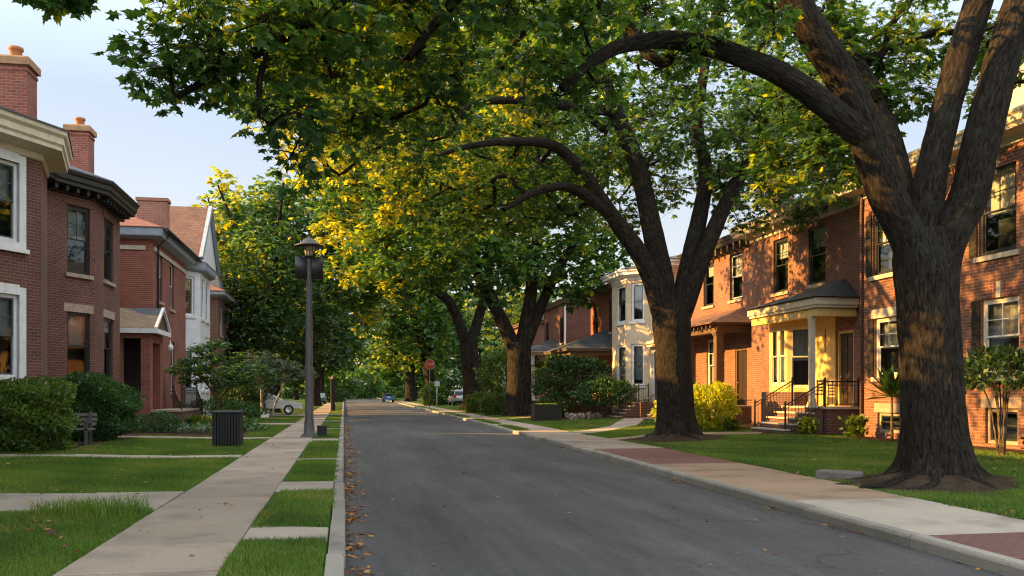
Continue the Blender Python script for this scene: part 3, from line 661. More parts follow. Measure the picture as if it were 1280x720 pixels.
# ------------------------------------------------------------------ houses on the right
def houseC():
    H = thing('brick_house', 'red brick house nearest on the right, stone lintels, half hidden by the big trunk', 'house', (16, 18, .1))
    poly = [(16, 25.2), (16, 11), (27, 11), (27, 25.2)]; w = edges(poly)[0]; A = lambda y: 25.2-y
    wins = [(A(24.45), A(23.25), 2.05, 3.85), (A(19.85), A(18.55), 2.0, 3.95), (A(24.55), A(23.4), 5.15, 7.05), (A(19.95), A(18.65), 5.05, 7.2), (A(24.3), A(23.2), .38, .98), (A(19.7), A(18.6), .30, 1.2), (A(15.3), A(14.0), 2.0, 3.95), (A(15.3), A(14.0), 5.05, 7.2)]
    walls(H, poly, -.1, 8.0, {0: wins}, 'brick_warm')
    for k, q in enumerate(wins):
        if k in (4, 5): window(H, w, *q, frame='stone', sash='sash', cw=.09, blind=0, sill=None, lintel='stone', kind='basement_window', muntin=0)
        else:
            window(H, w, *q, frame='cream' if q[2] < 4 else 'sash', sash='sash_white' if q[2] < 4 else 'sash', cw=.09, blind=.52, bmat='lace', muntin=1, lintel='limestone' if k in (0,) else 'arch', sill='limestone')
            mb = MB(); mb.box(q[0]-.30, q[0]-.02, .012, .045, q[2], q[3], w)       # narrow dark shutter on the far side
            for s in range(14): mb.box(q[0]-.27, q[0]-.05, .0455, .058, q[2]+.06+s*(q[3]-q[2]-.1)/14, q[2]+.06+(s+.55)*(q[3]-q[2]-.1)/14, w)
            mb.build('shutter', 'black_trim', H)
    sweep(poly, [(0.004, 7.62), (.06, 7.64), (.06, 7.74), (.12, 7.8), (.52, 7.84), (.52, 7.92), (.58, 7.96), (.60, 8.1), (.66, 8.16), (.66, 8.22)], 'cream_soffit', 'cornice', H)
    e = offs(poly, .62); rf = hip(H, e, 8.24, [(21.5, 19.8, 10.6), (21.5, 16.5, 10.6)], 'darkroof')
    chimney(rf, 18.6, 21.2, .9, .9, 8.4, 11.0, 'limestone', 'stone', 1)
    mb = MB(); c = Wall((16, 25.2), (16, 25.0))
    mb.tube([(15.93, 25.0, 7.9), (15.93, 25.05, 7.2), (15.93, 25.05, .2)], .045, 8); mb.build('downspout', 'brick_dark', H)
    return H
def houseB():
    H = thing('brick_house', 'sunlit brick house with pale yellow bay porch and slate porch roof', 'house', (17.2, 30, .1))
    poly = [(17.2, 35.2), (17.2, 25.22), (27, 25.22), (27, 35.2)]; w = edges(poly)[0]; A = lambda y: 35.2-y
    wins = [(A(33.25), A(32.05), 5.6, 7.75), (A(30.5), A(29.3), 5.6, 7.75)]
    dr = (A(28.55), A(27.5), 1.12, 3.75)
    walls(H, poly, -.1, 8.5, {0: wins+[dr]}, 'brick_warm')
    for q in wins: window(H, w, *q, frame='sash', cw=.07, blind=.35, muntin=1, sill='stone', lintel='arch')
    door(H, w, *dr, mat='door', frame='yellow')
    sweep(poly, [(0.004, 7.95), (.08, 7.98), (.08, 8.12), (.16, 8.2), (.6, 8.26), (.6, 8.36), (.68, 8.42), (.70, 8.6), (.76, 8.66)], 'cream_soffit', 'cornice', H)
    for k in range(12): y = 34.8-k*.82; MB().box(16.72, 17.11, y-.05, y+.05, 8.05, 8.24).build('bracket', 'cream_soffit', H)
    rf = hip(H, offs(poly, .72), 8.68, [(22, 30.6, 10.9), (22, 29.8, 10.9)], 'darkroof'); chimney(rf, 19.0, 36.0, .8, .8, 8.6, 11.3, 'brick_warm', 'cap', 1)
    # porch: deck on a brick base, steps, bay window, column, low slate roof
    mb = MB(); mb.box(15.9, 17.19, 27.0, 30.0, -.1, 1.02); mb.box(16.35, 17.19, 30.0, 32.6, -.1, 1.6); mb.build('porch_base', 'brick_dark', H)
    mb = MB(); mb.box(15.84, 17.19, 26.95, 30.0, 1.025, 1.10); mb.build('porch_floor', 'limestone', H)
    steps(H, 14.35, 15.84, 27.15, 29.35, .16, 1.10, 5, 'x', 1, 'brick_dark', 'limestone')
    bay = [(17.19, 32.7), (16.38, 32.0), (16.38, 30.6), (17.19, 29.95)]; B = [Wall(bay[k], bay[k+1]) for k in range(3)]
    mb = MB(); ops = [[], [(.10, 1.30, 1.85, 4.05)], [(.1, .94, 1.75, 4.05)]]
    for k in range(3): wall_face(mb, B[k], 1.1, 4.42, ops[k], rev=.1)
    mb.build('bay', 'yellow', H)
    q = ops[1][0]; window(H, B[1], q[0], q[0]+.60, q[2], q[3], frame='cream', cw=.08, blind=.9, bmat='lace', sill=None, rev=.1)
    window(H, B[1], q[0]+.60, q[1], q[2], q[3], frame='cream', cw=.08, blind=.9, bmat='lace', sill=None, rev=.1)
    q = ops[2][0]; window(H, B[2], *q, frame='cream', cw=.07, blind=.55, bmat='lace', sill=None, rev=.1)
    mb = MB(); w2 = Wall((17.196, 29.95), (17.196, 28.6)); mb.box(0.0, 1.35, .0, .03, 1.1, 4.42, w2); mb.build('porch_wall', 'yellow', H)
    num = text(H, '1\n7\n7\n1', (17.155, 29.25, 3.45), (math.pi/2, 0, -math.pi/2), .26, 'iron', 'house_number', .006, .85)
    e = [(15.55, 32.2), (15.55, 27.1), (17.15, 27.1), (17.15, 32.2)]
    mb = MB()
    mb.box(15.72, 17.15, 27.28, 32.1, 4.42, 4.46)                                # ceiling
    for x0, x1, y0, y1 in ((15.68, 15.86, 27.24, 32.1), (15.861, 17.15, 27.24, 27.42)): mb.box(x0, x1, y0, y1, 4.18, 4.42)
    mb.build('porch_ceiling', 'yellow', H)
    mb = MB()
    for o, a, b in ((0, 4.56, 4.80), (.05, 4.461, 4.559)): mb.box(15.55+o, 17.15, 27.1+o, 32.2-o, a, b)
    mb.build('porch_cornice', 'cream', H)
    mb = MB(); p = [Vector((15.48, 32.25, 4.82)), Vector((15.48, 27.03, 4.82)), Vector((17.17, 27.03, 4.82)), Vector((17.17, 32.25, 4.82))]; top = [Vector((17.18, 28.4, 5.55)), Vector((17.18, 28.0, 5.55))]
    mb.face([p[1], p[2], top[1]]); mb.face([p[0], p[1], top[1], top[0]]); mb.face([p[3], p[0], top[0]]); mb.face([q_+Vector((0, 0, -.03)) for q_ in (p[0], p[3], p[2], p[1])])
    mb.build('porch_roof', 'slate', H)
    column(H, 15.78, 27.75, 1.1, 4.18, .085, 'cream')
    railing(H, [(14.45, 29.32, .30), (15.9, 29.32, 1.10)]); railing(H, [(14.5, 27.2, .30), (15.88, 27.08, 1.10), (17.1, 27.06, 1.10)], .85)
    mb = MB(); p = Vector((16.55, 28.9, 1.1))                                    # porch chair, back to the wall
    for dx in (-.22, .22):
        for dy in (-.22, .22): mb.box(p.x+dx-.02, p.x+dx+.02, p.y+dy-.02, p.y+dy+.02, 1.1, 1.55 if dx < 0 else 2.05)
    mb.box(p.x-.26, p.x+.26, p.y-.26, p.y+.26, 1.5, 1.55)
    for k in range(4): mb.box(p.x+.2, p.x+.24, p.y-.2, p.y+.2, 1.62+k*.11, 1.69+k*.11)
    ch = mb.build('porch_chair', 'black_trim', None, (16.55, 28.9, 1.1)); tag(ch, 'small dark slat chair standing on the sunlit yellow porch', 'chair')
    return H
def houseA():
    H = thing('brick_house', 'brick house with dark bracketed cornice and brown timber porch behind yellow bush', 'house', (17.9, 40, .1))
    poly = [(17.9, 44.4), (17.9, 35.22), (27, 35.22), (27, 44.4)]; w = edges(poly)[0]; A = lambda y: 44.4-y
    wins = [(A(42.0), A(40.75), 5.9, 8.05), (A(38.9), A(37.6), 5.9, 8.05), (A(41.6), A(40.2), 1.6, 4.2)]; dr = (A(38.3), A(37.1), 1.0, 3.6)
    walls(H, poly, -.1, 8.7, {0: wins+[dr]}, 'brick_warm')
    for k, q in enumerate(wins): window(H, w, *q, frame='cream' if k == 2 else 'sash', sash='sash_white' if k else 'sash', cw=.08, blind=(.3, .5, .95)[k], bmat='lace', muntin=1 if k else 0, lintel=None if k == 2 else 'arch')
    door(H, w, *dr, mat='door', frame='brown_trim')
    sweep(poly, [(0.004, 8.1), (.07, 8.14), (.07, 8.3), (.14, 8.36), (.5, 8.42), (.5, 8.58), (.56, 8.62), (.58, 8.8)], 'black_trim', 'cornice', H)
    for k in range(14): y = 44.1-k*.66; MB().box(17.42, 17.83, y-.06, y+.06, 8.1, 8.4).build('bracket', 'brown_trim', H)
    hip(H, offs(poly, .6), 8.82, [(22.5, 40, 10.4), (22.5, 39, 10.4)], 'darkroof')
    mb = MB(); mb.box(16.1, 17.89, 36.3, 43.7, -.1, .92); mb.build('porch_base', 'brick_dark', H)
    mb = MB(); mb.box(16.05, 17.89, 36.25, 43.75, .925, 1.0); mb.build('porch_floor', 'stone', H)
    for y in (36.6, 39.9, 43.4): column(H, 16.3, y, 1.0, 4.25, .16, 'brown_trim')
    mb = MB(); mb.box(16.1, 16.5, 36.35, 43.65, 4.25, 4.62); mb.box(16.51, 17.89, 36.35, 36.6, 4.25, 4.62); mb.box(16.51, 17.89, 43.4, 43.65, 4.25, 4.62)
    for k in range(16): y = 36.5+k*.46; mb.box(15.86, 16.09, y-.05, y+.05, 4.42, 4.6)
    mb.build('porch_beam', 'brown_trim', H)
    mb = MB(); e = [Vector((15.7, 44.0, 4.66)), Vector((15.7, 36.0, 4.66)), Vector((17.88, 36.0, 4.66)), Vector((17.88, 44.0, 4.66))]; t = [Vector((17.88, 42.3, 5.45)), Vector((17.88, 37.4, 5.45))]
    mb.face([e[0], e[1], t[1], t[0]]); mb.face([e[1], e[2], t[1]]); mb.face([e[3], e[0], t[0]]); mb.face([v-Vector((0, 0, .06)) for v in reversed(e)])
    for k in ((0, 1), (1, 2), (3, 0)): mb.face([e[k[0]]-Vector((0, 0, .06)), e[k[1]]-Vector((0, 0, .06)), e[k[1]], e[k[0]]])
    mb.build('porch_roof', 'brownroof', H)
    steps(H, 14.9, 16.05, 40.4, 42.6, .14, 1.0, 5, 'x', 1, 'brick_dark', 'stone'); railing(H, [(14.95, 42.5, .25), (16.05, 42.5, 1.0)]); railing(H, [(14.95, 40.5, .25), (16.05, 40.5, 1.0), (16.1, 36.8, 1.0)])
    return H
def houseZ():
    H = thing('stucco_house', 'cream two-storey house with angled bay, between brick houses behind second trunk', 'house', (17, 48, .1))
    poly = [(17, 51.6), (16, 51.4), (16, 48.6), (17.0, 47.6), (17.0, 44.43), (27, 44.43), (27, 51.6)]; E = edges(poly)
    ops = {1: [(1.0, 2.6, 5.65, 7.85), (1.0, 2.6, 1.95, 4.35)], 2: [(.3, 1.12, 5.65, 7.85), (.3, 1.12, 1.95, 4.35)], 3: [(.5, 1.75, 1.15, 4.0), (1.2, 2.3, 5.7, 7.7)]}
    walls(H, poly, -.1, 8.35, ops, 'stucco')
    for k in (1, 2):
        for q in ops[k]: window(H, E[k], *q, frame='white', sash='sash_blue', cw=.12, blind=.4 if q[2] > 4 else .85, sill='white', room_dark='room')
    q = ops[3][1]; window(H, E[3], *q, frame='white', sash='sash_blue', cw=.1, blind=.4, sill='white')
    door(H, E[3], *ops[3][0], mat='door', frame='white', cw=.16)
    mb = MB(); mb.box(.2, 2.1, .02, .5, 4.25, 4.4, E[3]); mb.box(.3, 2.0, .02, .4, 4.1, 4.249, E[3]); mb.build('door_hood', 'cream', H)
    sweep(poly, [(.004, 8.0), (.06, 8.05), (.06, 8.2), (.5, 8.3), (.5, 8.42), (.6, 8.5), (.62, 8.62)], 'white', 'cornice', H)
    ro = [(17.2, 51.6), (16, 51.4), (16, 48.6), (17.0, 47.5), (17.0, 44.43), (27, 44.43), (27, 51.6)]
    hip(H, offs(ro, .62), 8.63, [(22, 48.5, 10.0), (22, 47, 10.0)], 'slate')
    mb = MB(); mb.tube([(16.93, 44.6, 8.1), (16.93, 44.6, .2)], .05, 8); mb.build('downspout', 'white', H)
    mb = MB(); mb.box(15.5, 16.99, 44.7, 47.2, -.1, 1.05); mb.build('stoop', 'brick_dark', H)
    steps(H, 14.3, 15.5, 44.9, 46.9, .13, 1.05, 5, 'x', 1, 'brick_dark', 'stone'); railing(H, [(14.35, 46.8, .22), (15.5, 46.8, 1.05), (15.55, 47.15, 1.05), (16.8, 47.15, 1.05)]); railing(H, [(14.35, 45.0, .22), (15.5, 45.0, 1.05)])
    return H
def porch_house(loc, label, y0, y1, X, ztop, brick, roof, px, pz, apex, colr, pmat, depth=10, wz=((5.5, 7.4),)):
    H = thing('brick_house', label, 'house', loc); poly = [(X, y1), (X, y0), (X+depth, y0), (X+depth, y1)]; E = edges(poly); n = y1-y0
    ops = [(.7, 1.8, 5.4, 7.4), (n-1.9, n-.8, 5.4, 7.4), (.8, 2.2, 1.6, 3.6)]; dr = (n-2.0, n-.9, 1.0, 3.3)
    walls(H, poly, -.1, ztop, {0: ops+[dr]}, brick)
    for q in ops: window(H, E[0], *q, frame='sash', sash='sash', cw=.07, blind=.4)
    door(H, E[0], *dr)
    sweep(poly, [(.004, ztop-.3), (.3, ztop-.22), (.3, ztop-.1), (.36, ztop-.06), (.38, ztop+.08)], 'brown_trim', 'cornice', H)
    hip(H, offs(poly, .4), ztop+.1, [(X+depth/2, (y0+y1)/2+.6, ztop+2), (X+depth/2, (y0+y1)/2-.6, ztop+2)], roof)
    mb = MB(); mb.box(px, X-.01, y0+.3, y1-.3, -.1, .9); mb.build('porch_base', 'brick_dark', H)
    mb = MB(); mb.box(px-.05, X-.01, y0+.25, y1-.25, .905, .98); mb.build('porch_floor', 'stone', H)
    for y in np.linspace(y0+.5, y1-.5, 3): column(H, px+.2, float(y), .98, pz-.35, .13, colr, square=True)
    mb = MB(); mb.box(px-.05, X-.01, y0+.2, y1-.2, pz-.35, pz-.12); mb.build('porch_beam', pmat, H)
    e = [(px-.4, y1+.1), (px-.4, y0-.1), (X-.005, y0-.1), (X-.005, y1+.1)]
    mb = MB(); mb.box(px-.36, X-.01, y0-.06, y1+.06, pz-.119, pz-.01); mb.build('porch_cornice', colr, H)
    hip(H, e, pz+.04, [(X-.02, apex[0]+.3, apex[1]), (X-.02, apex[0]-.3, apex[1])], roof, 'porch_roof')
    ym = (y0+y1)/2; steps(H, px-1.1, px-.05, ym-.8, ym+.8, .08, .98, 5, 'x', 1, 'brick_dark', 'stone'); railing(H, [(px-1.05, ym-.75, .2), (px-.05, ym-.75, .98)]); railing(H, [(px-1.05, ym+.75, .2), (px-.05, ym+.75, .98)])
    return H
houseC(); houseB(); houseA(); houseZ()
Y2 = porch_house((16.5, 55, .1), 'red brick house with hipped grey porch roof behind the dark bushes', 52.2, 58.2, 16.6, 8.3, 'brick_red', 'slate', 13.7, 4.25, (54.6, 5.6), 'brown_trim', 'brown_trim')
Y1 = porch_house((16.5, 69, .1), 'tall plain red brick house with sunlit pale porch beside third trunk', 65.0, 72.6, 16.6, 8.6, 'brick_deep', 'slate', 13.9, 4.75, (69, 5.9), 'white', 'cream')
mb = MB(); mb.tube([(16.5, 64.9, 8.3), (16.5, 64.9, .2)], .07, 8); mb.build('downspout', 'white', Y1)
porch_house((17, 84, .1), 'distant brick house with white porch columns, seen between two trunks', 80, 88, 17, 8.2, 'brick_orange', 'darkroof', 14.4, 4.2, (84, 5.2), 'white', 'white')
porch_house((19.5, 98, .1), 'brick house farther along, behind the parked silver car', 94, 102, 19.5, 8.2, 'brick_red', 'darkroof', 17.0, 4.2, (98, 5.2), 'cream', 'cream')

# ------------------------------------------------------------------ houses on the left
def houseL1():
    H = thing('brick_house', 'brick house at the left edge with cream cornice and broad white window surrounds', 'house', (-9, 24, .05))
    poly = [(-9.36, 22.7), (-7.9, 25.3), (-8.35, 27.25), (-18, 27.25), (-18, -6), (-9.36, -6)]; E = edges(poly); a1 = E[0].len-.70; a0 = a1-1.05  # near part runs on out of view, lengthened to shade the foreground
    ops = {0: [(a0, a1, 5.45, 7.5), (a0, a1, 1.95, 4.1)], 5: [(20.5+q, 21.7+q, z, z+2.1) for q in (0, 3.5) for z in (1.95, 5.4)]}
    walls(H, poly, -.1, 8.0, ops, 'brick_plum')
    for k in ops:
        for q in ops[k]: window(H, E[k], *q, frame='white', sash='sash_blue', cw=.09, blind=.5, wide=.20, sill='white', muntin=1)
    sweep(poly, [(.004, 7.72), (.05, 7.75), (.05, 7.9), (.5, 8.0), (.5, 8.1), (.55, 8.16), (.55, 8.32), (.62, 8.4), (.64, 8.54)], 'cream', 'cornice', H)
    rf = hip(H, offs(poly, .66), 8.56, [(-13, 23.0, 9.7), (-13, -1.5, 9.7)], 'slate')
    chimney(rf, -8.9, 26.45, .82, .8, 8.5, 10.75, 'brick_red', 'cap', 1)
def houseL2():
    H = thing('brick_house', 'plum brick house with angled bay and black bracketed eaves behind dark hedge', 'house', (-9, 33, .05))
    poly = [(-9.7, 27.3), (-9.6, 30.8), (-8.5, 32.7), (-8.5, 36.2), (-9.6, 36.9), (-18, 36.9), (-18, 27.3)]; E = edges(poly); L1_ = E[1].len
    ops = {1: [(1.02, 2.0, 5.6, 7.9), (1.02, 2.0, 2.0, 4.3)], 2: [(1.25, 2.55, 5.65, 7.9), (1.25, 2.55, 2.05, 4.3)]}
    walls(H, poly, -.1, 8.5, ops, 'brick_plum')
    for k in ops:
        for q in ops[k]: window(H, E[k], *q, frame='sash', cw=.08, blind=.5, muntin=1 if q[2] > 4 else 0, sill='stone', lintel='brick_plum' if q[2] > 4 else 'stone')
    sweep(poly, [(.004, 8.2), (.06, 8.22), (.06, 8.36), (.5, 8.42), (.5, 8.52), (.56, 8.58), (.56, 8.72), (.62, 8.78), (.64, 8.88)], 'black_trim', 'cornice', H)
    for k in (1, 2, 3):
        n = max(2, int(E[k].len/.42))
        for j in range(n): a = E[k].len*(j+.5)/n; MB().box(a-.06, a+.06, .065, .4, 8.24, 8.40, E[k]).build('bracket', 'black_trim', H)
    rf = hip(H, offs(poly, .66), 8.9, [(-12.5, 33.2, 10.6), (-13.5, 30.5, 10.6)], 'slate')
    chimney(rf, -9.95, 36.3, .8, .8, 8.8, 11.75, 'brick_red', 'cap', 1)
def houseL3():
    H = thing('brick_house', 'bright red brick house with red tile roof and small gabled entrance porch', 'house', (-8, 43, .05))
    poly = [(-8, 39.72), (-8, 47.6), (-17, 47.6), (-17, 39.72)]; E = edges(poly)
    ops = {0: [(1.0, 2.0, 5.6, 7.8), (3.7, 4.75, 5.5, 7.7), (3.9, 4.9, 1.6, 4.0)]}
    walls(H, poly, -.1, 8.3, ops, 'brick_red')
    for q in ops[0]: window(H, E[0], *q, frame='sash', sash='sash_white', cw=.08, blind=.5, sill='stone')
    mb = MB(); mb.box(-15, -8.3, 39.66, 39.719, 7.65, 7.83); mb.box(-7.999, -7.95, 39.9, 47.4, 7.65, 7.83); mb.build('belt_course', 'limestone', H)
    sweep(poly, [(.004, 8.1), (.4, 8.2), (.42, 8.24), (.44, 8.52), (.5, 8.56)], 'grey_trim', 'cornice', H)
    mb = MB(); mb.tube([(-7.42, 39.6, 8.52), (-7.42, 48, 8.52)], .085, 8); mb.tube([(-7.45, 40.4, 8.4), (-7.92, 40.4, 7.9), (-7.92, 40.4, .2)], .045, 8); mb.build('gutter', 'black_trim', H)
    rf = hip(H, offs(poly, .46), 8.58, [(-12.5, 43.9, 10.7), (-12.5, 43.3, 10.7)], 'tileroof'); 
    mb = MB(); mb.box(-9.7, -8.35, 44.6, 45.3, 8.4, 10.75); mb.box(-9.76, -8.29, 44.54, 45.36, 10.751, 10.9); mb.build('chimney', 'brick_orange', rf)
    # entrance porch
    mb = MB(); w = [Wall((-12, 37.2), (-7.6, 37.2)), Wall((-7.6, 37.2), (-7.6, 39.70))]
    wall_face(mb, w[0], .9, 4.1, [(3.35, 4.05, .9, 3.75)], .3); wall_face(mb, w[1], .9, 4.1, [(.5, 2.0, .9, 3.6)], .3); mb.box(-12, -7.6, 37.2, 39.70, -.1, .9); mb.build('porch_wall', 'brick_red', H)
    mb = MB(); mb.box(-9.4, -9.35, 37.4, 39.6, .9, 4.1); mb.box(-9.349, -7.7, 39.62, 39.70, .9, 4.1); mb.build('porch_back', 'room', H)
    door(H, Wall((-9.34, 37.7), (-9.34, 39.0)), .1, 1.2, .9, 3.2, 'door_red')
    mb = MB(); z0, z1 = 4.14, 5.05
    for y, s in ((37.0, 1), (39.9, -1)):
        r = 38.45; p = [(-12, y, z0), (-7.3, y, z0), (-7.3, r, z1), (-12, r, z1)]; mb.face(p if s > 0 else p[::-1])
    mb.build('porch_roof', 'slate', H)
    mb = MB(); mb.face([(-7.42, 37.1, z0), (-7.42, 39.8, z0), (-7.42, 38.45, z1-.05)]); mb.build('gable', 'brown_trim', H)
    mb = MB()
    for y in (37.0, 39.9): mb.tube([(-7.34, y, z0), (-7.34, 38.45, z1)], .07, 4, smooth=False)
    mb.box(-12, -7.3, 36.98, 37.1, z0-.2, z0-.01); mb.box(-7.44, -7.3, 37.101, 39.9, z0-.2, z0-.01); mb.build('porch_cornice', 'white', H)
    mb = MB(); mb.box(-7.59, -6.4, 37.4, 41.2, -.1, .8); mb.build('stoop', 'brick_dark', H)
    mb = MB(); mb.box(-7.59, -6.36, 37.36, 41.22, .805, .88); mb.build('porch_floor', 'stone', H)
    steps(H, -7.5, -6.4, 41.22, 42.9, .08, .88, 5, 'y', -1, 'brick_dark', 'stone')
    railing(H, [(-6.45, 37.45, .88), (-6.45, 41.2, .88), (-6.45, 42.8, .15)]); railing(H, [(-7.45, 41.2, .88), (-7.45, 42.8, .15)])
    mb = MB(); mb.prism([(-6.3, 41.3), (-5.9, 41.3), (-5.9, 43.4), (-6.3, 43.4)], 0, .55, None, .05); mb.build('cheek_wall', 'stone', H)
    mb = MB(); mb.lathe((-7.3, 39.75, 3.5), [(0, -.16), (.1, -.12), (.13, 0), (.1, .1), (.03, .14), (.03, .3)], 10); mb.build('porch_lamp', 'white', H)
def houseL4():
    H = thing('white_house', 'white bay-fronted house with steep gable and brown shingle roof', 'house', (-8, 51, .05))
    poly = [(-8.7, 48.35), (-7.6, 49.6), (-7.6, 53.2), (-8.7, 54.4), (-17, 54.4), (-17, 48.35)]; E = edges(poly)
    ops = {0: [(.35, 1.3, 5.65, 7.75), (.35, 1.3, 1.7, 3.9)], 1: [(.5, 1.5, 5.6, 7.75), (2.1, 3.1, 5.6, 7.75), (.5, 1.5, 1.7, 3.9), (2.1, 3.1, 1.7, 3.9)]}
    walls(H, poly, -.1, 8.2, ops, 'siding')
    for k in ops:
        for q in ops[k]: window(H, E[k], *q, frame='white', sash='sash_blue', cw=.12, blind=.35, sill='white')
    sweep(poly, [(.004, 8.0), (.25, 8.1), (.3, 8.2), (.3, 8.5), (.34, 8.55)], 'grey_trim', 'cornice', H)
    r = 51.4; zr = 11.9; fx = -7.25
    mb = MB()
    for y, s in ((48.0, 1), (54.8, -1)):
        p = [(-17, y, 8.56), (fx, y, 8.56), (fx, r, zr), (-17, r, zr)]; mb.face(p if s > 0 else p[::-1])
    mb.build('roof', 'brownroof', H)
    mb = MB(); mb.face([(-7.42, 48.2, 8.56), (-7.42, 54.6, 8.56), (-7.42, r, zr-.1)]); mb.build('gable', 'siding', H)
    mb = MB()
    for y in (48.0, 54.8): mb.tube([(-7.3, y, 8.56), (-7.3, r, zr)], .14, 4, smooth=False)
    mb.build('bargeboard', 'grey_trim', H)
def houseL5():
    H = thing('brick_house', 'dark brick house with grey and orange roof beyond the white house', 'house', (-8, 61, .05))
    poly = [(-7.7, 57.2), (-7.7, 65.5), (-16, 65.5), (-16, 57.2)]; E = edges(poly)
    ops = {0: [(1, 2.1, 5.2, 7.0), (4, 5.1, 5.2, 7.0), (1, 2.1, 1.6, 3.6)], 3: [(5.5, 6.5, 5.2, 7)]}
    walls(H, poly, -.1, 7.7, ops, 'brick_dark')
    for k in ops:
        for q in ops[k]: window(H, E[k], *q, frame='white', sash='sash', cw=.1, blind=.4)
    sweep(poly, [(.004, 7.5), (.4, 7.6), (.45, 7.64), (.46, 7.85)], 'grey_trim', 'cornice', H)
    rf = hip(H, offs(poly, .5), 7.87, [(-11.8, 61.6, 9.9), (-11.8, 61.0, 9.9)], 'tileroof')
    mb = MB(); mb.face([(-7.6, 58.0, 7.9), (-7.6, 62, 7.9), (-8.2, 60, 9.6)]); mb.face([(-7.6, 58.0, 7.9), (-8.2, 60, 9.6), (-11, 60, 9.6)]); mb.face([(-7.6, 62, 7.9), (-11, 60, 9.6), (-8.2, 60, 9.6)]); mb.build('dormer', 'slate', rf)
houseL1(); houseL2(); houseL3(); houseL4(); houseL5()

H = thing('white_house', 'small white house closing the view at the far end of the road', 'house', (2.5, 238, 0)); poly = [(-1, 242), (-1, 236), (6, 236), (6, 242)]
walls(H, poly, -.3, 4.2, {1: [(1.5, 2.7, 1.0, 2.6), (4.6, 5.6, -.1, 2.4)]}, 'white'); E_ = edges(poly); window(H, E_[1], 1.5, 2.7, 1.0, 2.6, frame='white', sash='sash'); door(H, E_[1], 4.6, 5.6, -.1, 2.4)
hip(H, offs(poly, .4), 4.2, [(1.5, 239, 6.2), (3.5, 239, 6.2)], 'slate')
# ------------------------------------------------------------------ foliage kit
def unit(a): return a/np.maximum(np.linalg.norm(a, axis=-1, keepdims=True), 1e-9)
def leaf_template(half):
    """outline of half a leaf -> folded two-sided blade, length 1 along x"""
    h = np.array(half); mid = len(h); top = h; bot = h[1:-1]*[1, -1]
    v = np.vstack([top, bot]); z = -.22*np.abs(v[:, 1])-.18*v[:, 0]**2
    V = np.column_stack([v, z]); n = len(h); a = list(range(n)); b = [0]+list(range(n, n+n-2))+[n-1]
    return V, [a[::-1], b]
LOBED = leaf_template([(0, 0), (.22, .07), (.25, .33), (.45, .15), (.60, .34), (.74, .12), (1, 0)])
OVAL = leaf_template([(0, 0), (.32, .27), (.72, .24), (1, 0)])
STRAP = leaf_template([(0, 0), (.3, .10), (.7, .07), (1, 0)])
def leaves(pos, dirs, nrm, size, tmpl):
    V, F = tmpl; d = unit(dirs); s = unit(np.cross(nrm, d)); n = np.cross(d, s); sz = np.asarray(size)[:, None, None]; wv = rng.uniform(.65, 1.2, (len(pos), 1, 1)); cv = rng.uniform(-.6, 2.4, (len(pos), 1, 1))
    P = pos[:, None, :]+sz*(V[None, :, 0:1]*d[:, None]+wv*V[None, :, 1:2]*s[:, None]+cv*V[None, :, 2:3]*n[:, None])
    N, m = len(pos), len(V); fi = np.concatenate([np.array(f) for f in F]); fs = np.array([len(f) for f in F])
    idx = (np.arange(N)[:, None]*m+fi[None, :]).ravel(); return P.reshape(-1, 3), np.tile(fs, N), idx, m
def clump_leaves(cl, rad, whorls, per, size, tmpl, flat=.7, droop=(-.15, .75), szvar=.3, g=None, gold=0):
    """leaves sit in whorls round twig ends inside each clump"""
    g = g or rng; K = len(cl); ct = g.normal(0, .19, K); ex = ((cl-cl.mean(0))/np.maximum(cl.std(0), .5)).dot(np.array(SUN_DIR)+[0, 0, .15]); sun_gold = np.where(g.random(K) < gold*np.clip(.35+1.25*ex, .05, 3.2), g.uniform(.72, 1.0, K), 0)  # clumps facing the sun get gold leaves, painting sunlight in with autumn colour
    W = np.repeat(np.arange(K), whorls); off = unit(g.normal(size=(len(W), 3)))*(g.random((len(W), 1))**.45)*rad[W][:, None]; off[:, 2] *= flat
    wp = cl[W]+off; I = np.repeat(np.arange(len(W)), per); az = g.random(len(I))*6.283; dr = g.uniform(*droop, len(I))
    d = np.column_stack([np.cos(az), np.sin(az), -dr]); out = unit(off[I]+1e-6); d = unit(d+.55*out)
    nr = unit(np.column_stack([g.normal(0, .45, len(I)), g.normal(0, .45, len(I)), np.ones(len(I))]))
    p = wp[I]+d*.02; sz = size*(1+g.uniform(-szvar, szvar, len(I)))
    P, fs, idx, m = leaves(p, d, nr, sz, tmpl)
    t = np.clip(.42+ct[W][I]+g.normal(0, .17, len(I)), 0, .9); t = np.where(g.random(len(I)) < .015+sun_gold[W][I], g.uniform(.82, 1, len(I)), t)
    return P, fs, idx, np.repeat(t, m), wp, W
def vnoise(nu, nl, U, Lc, g):
    lat = g.random((nl+2, nu)); u = U*nu; i = np.floor(u).astype(int); f = u-i; f = f*f*(3-2*f); j = np.clip(np.floor(Lc).astype(int), 0, nl); h = Lc-np.floor(Lc); h = h*h*(3-2*h)
    a = lat[j, i % nu]*(1-f)+lat[j, (i+1) % nu]*f; b = lat[np.minimum(j+1, nl+1), i % nu]*(1-f)+lat[np.minimum(j+1, nl+1), (i+1) % nu]*f
    return a*(1-h)+b*h
def spline(P, step):
    P = np.array(P, float); out = [P[0]]; Q = np.vstack([2*P[0]-P[1], P, 2*P[-1]-P[-2]])
    for k in range(1, len(Q)-2):
        p0, p1, p2, p3 = Q[k-1:k+3]; n = max(1, int(np.linalg.norm((p2-p1)[:3])/step))
        for j in range(1, n+1):
            t = j/n; out.append(.5*((2*p1)+(-p0+p2)*t+(2*p0-5*p1+4*p2-p3)*t*t+(-p0+3*p1-3*p2+p3)*t**3))
    return np.array(out)
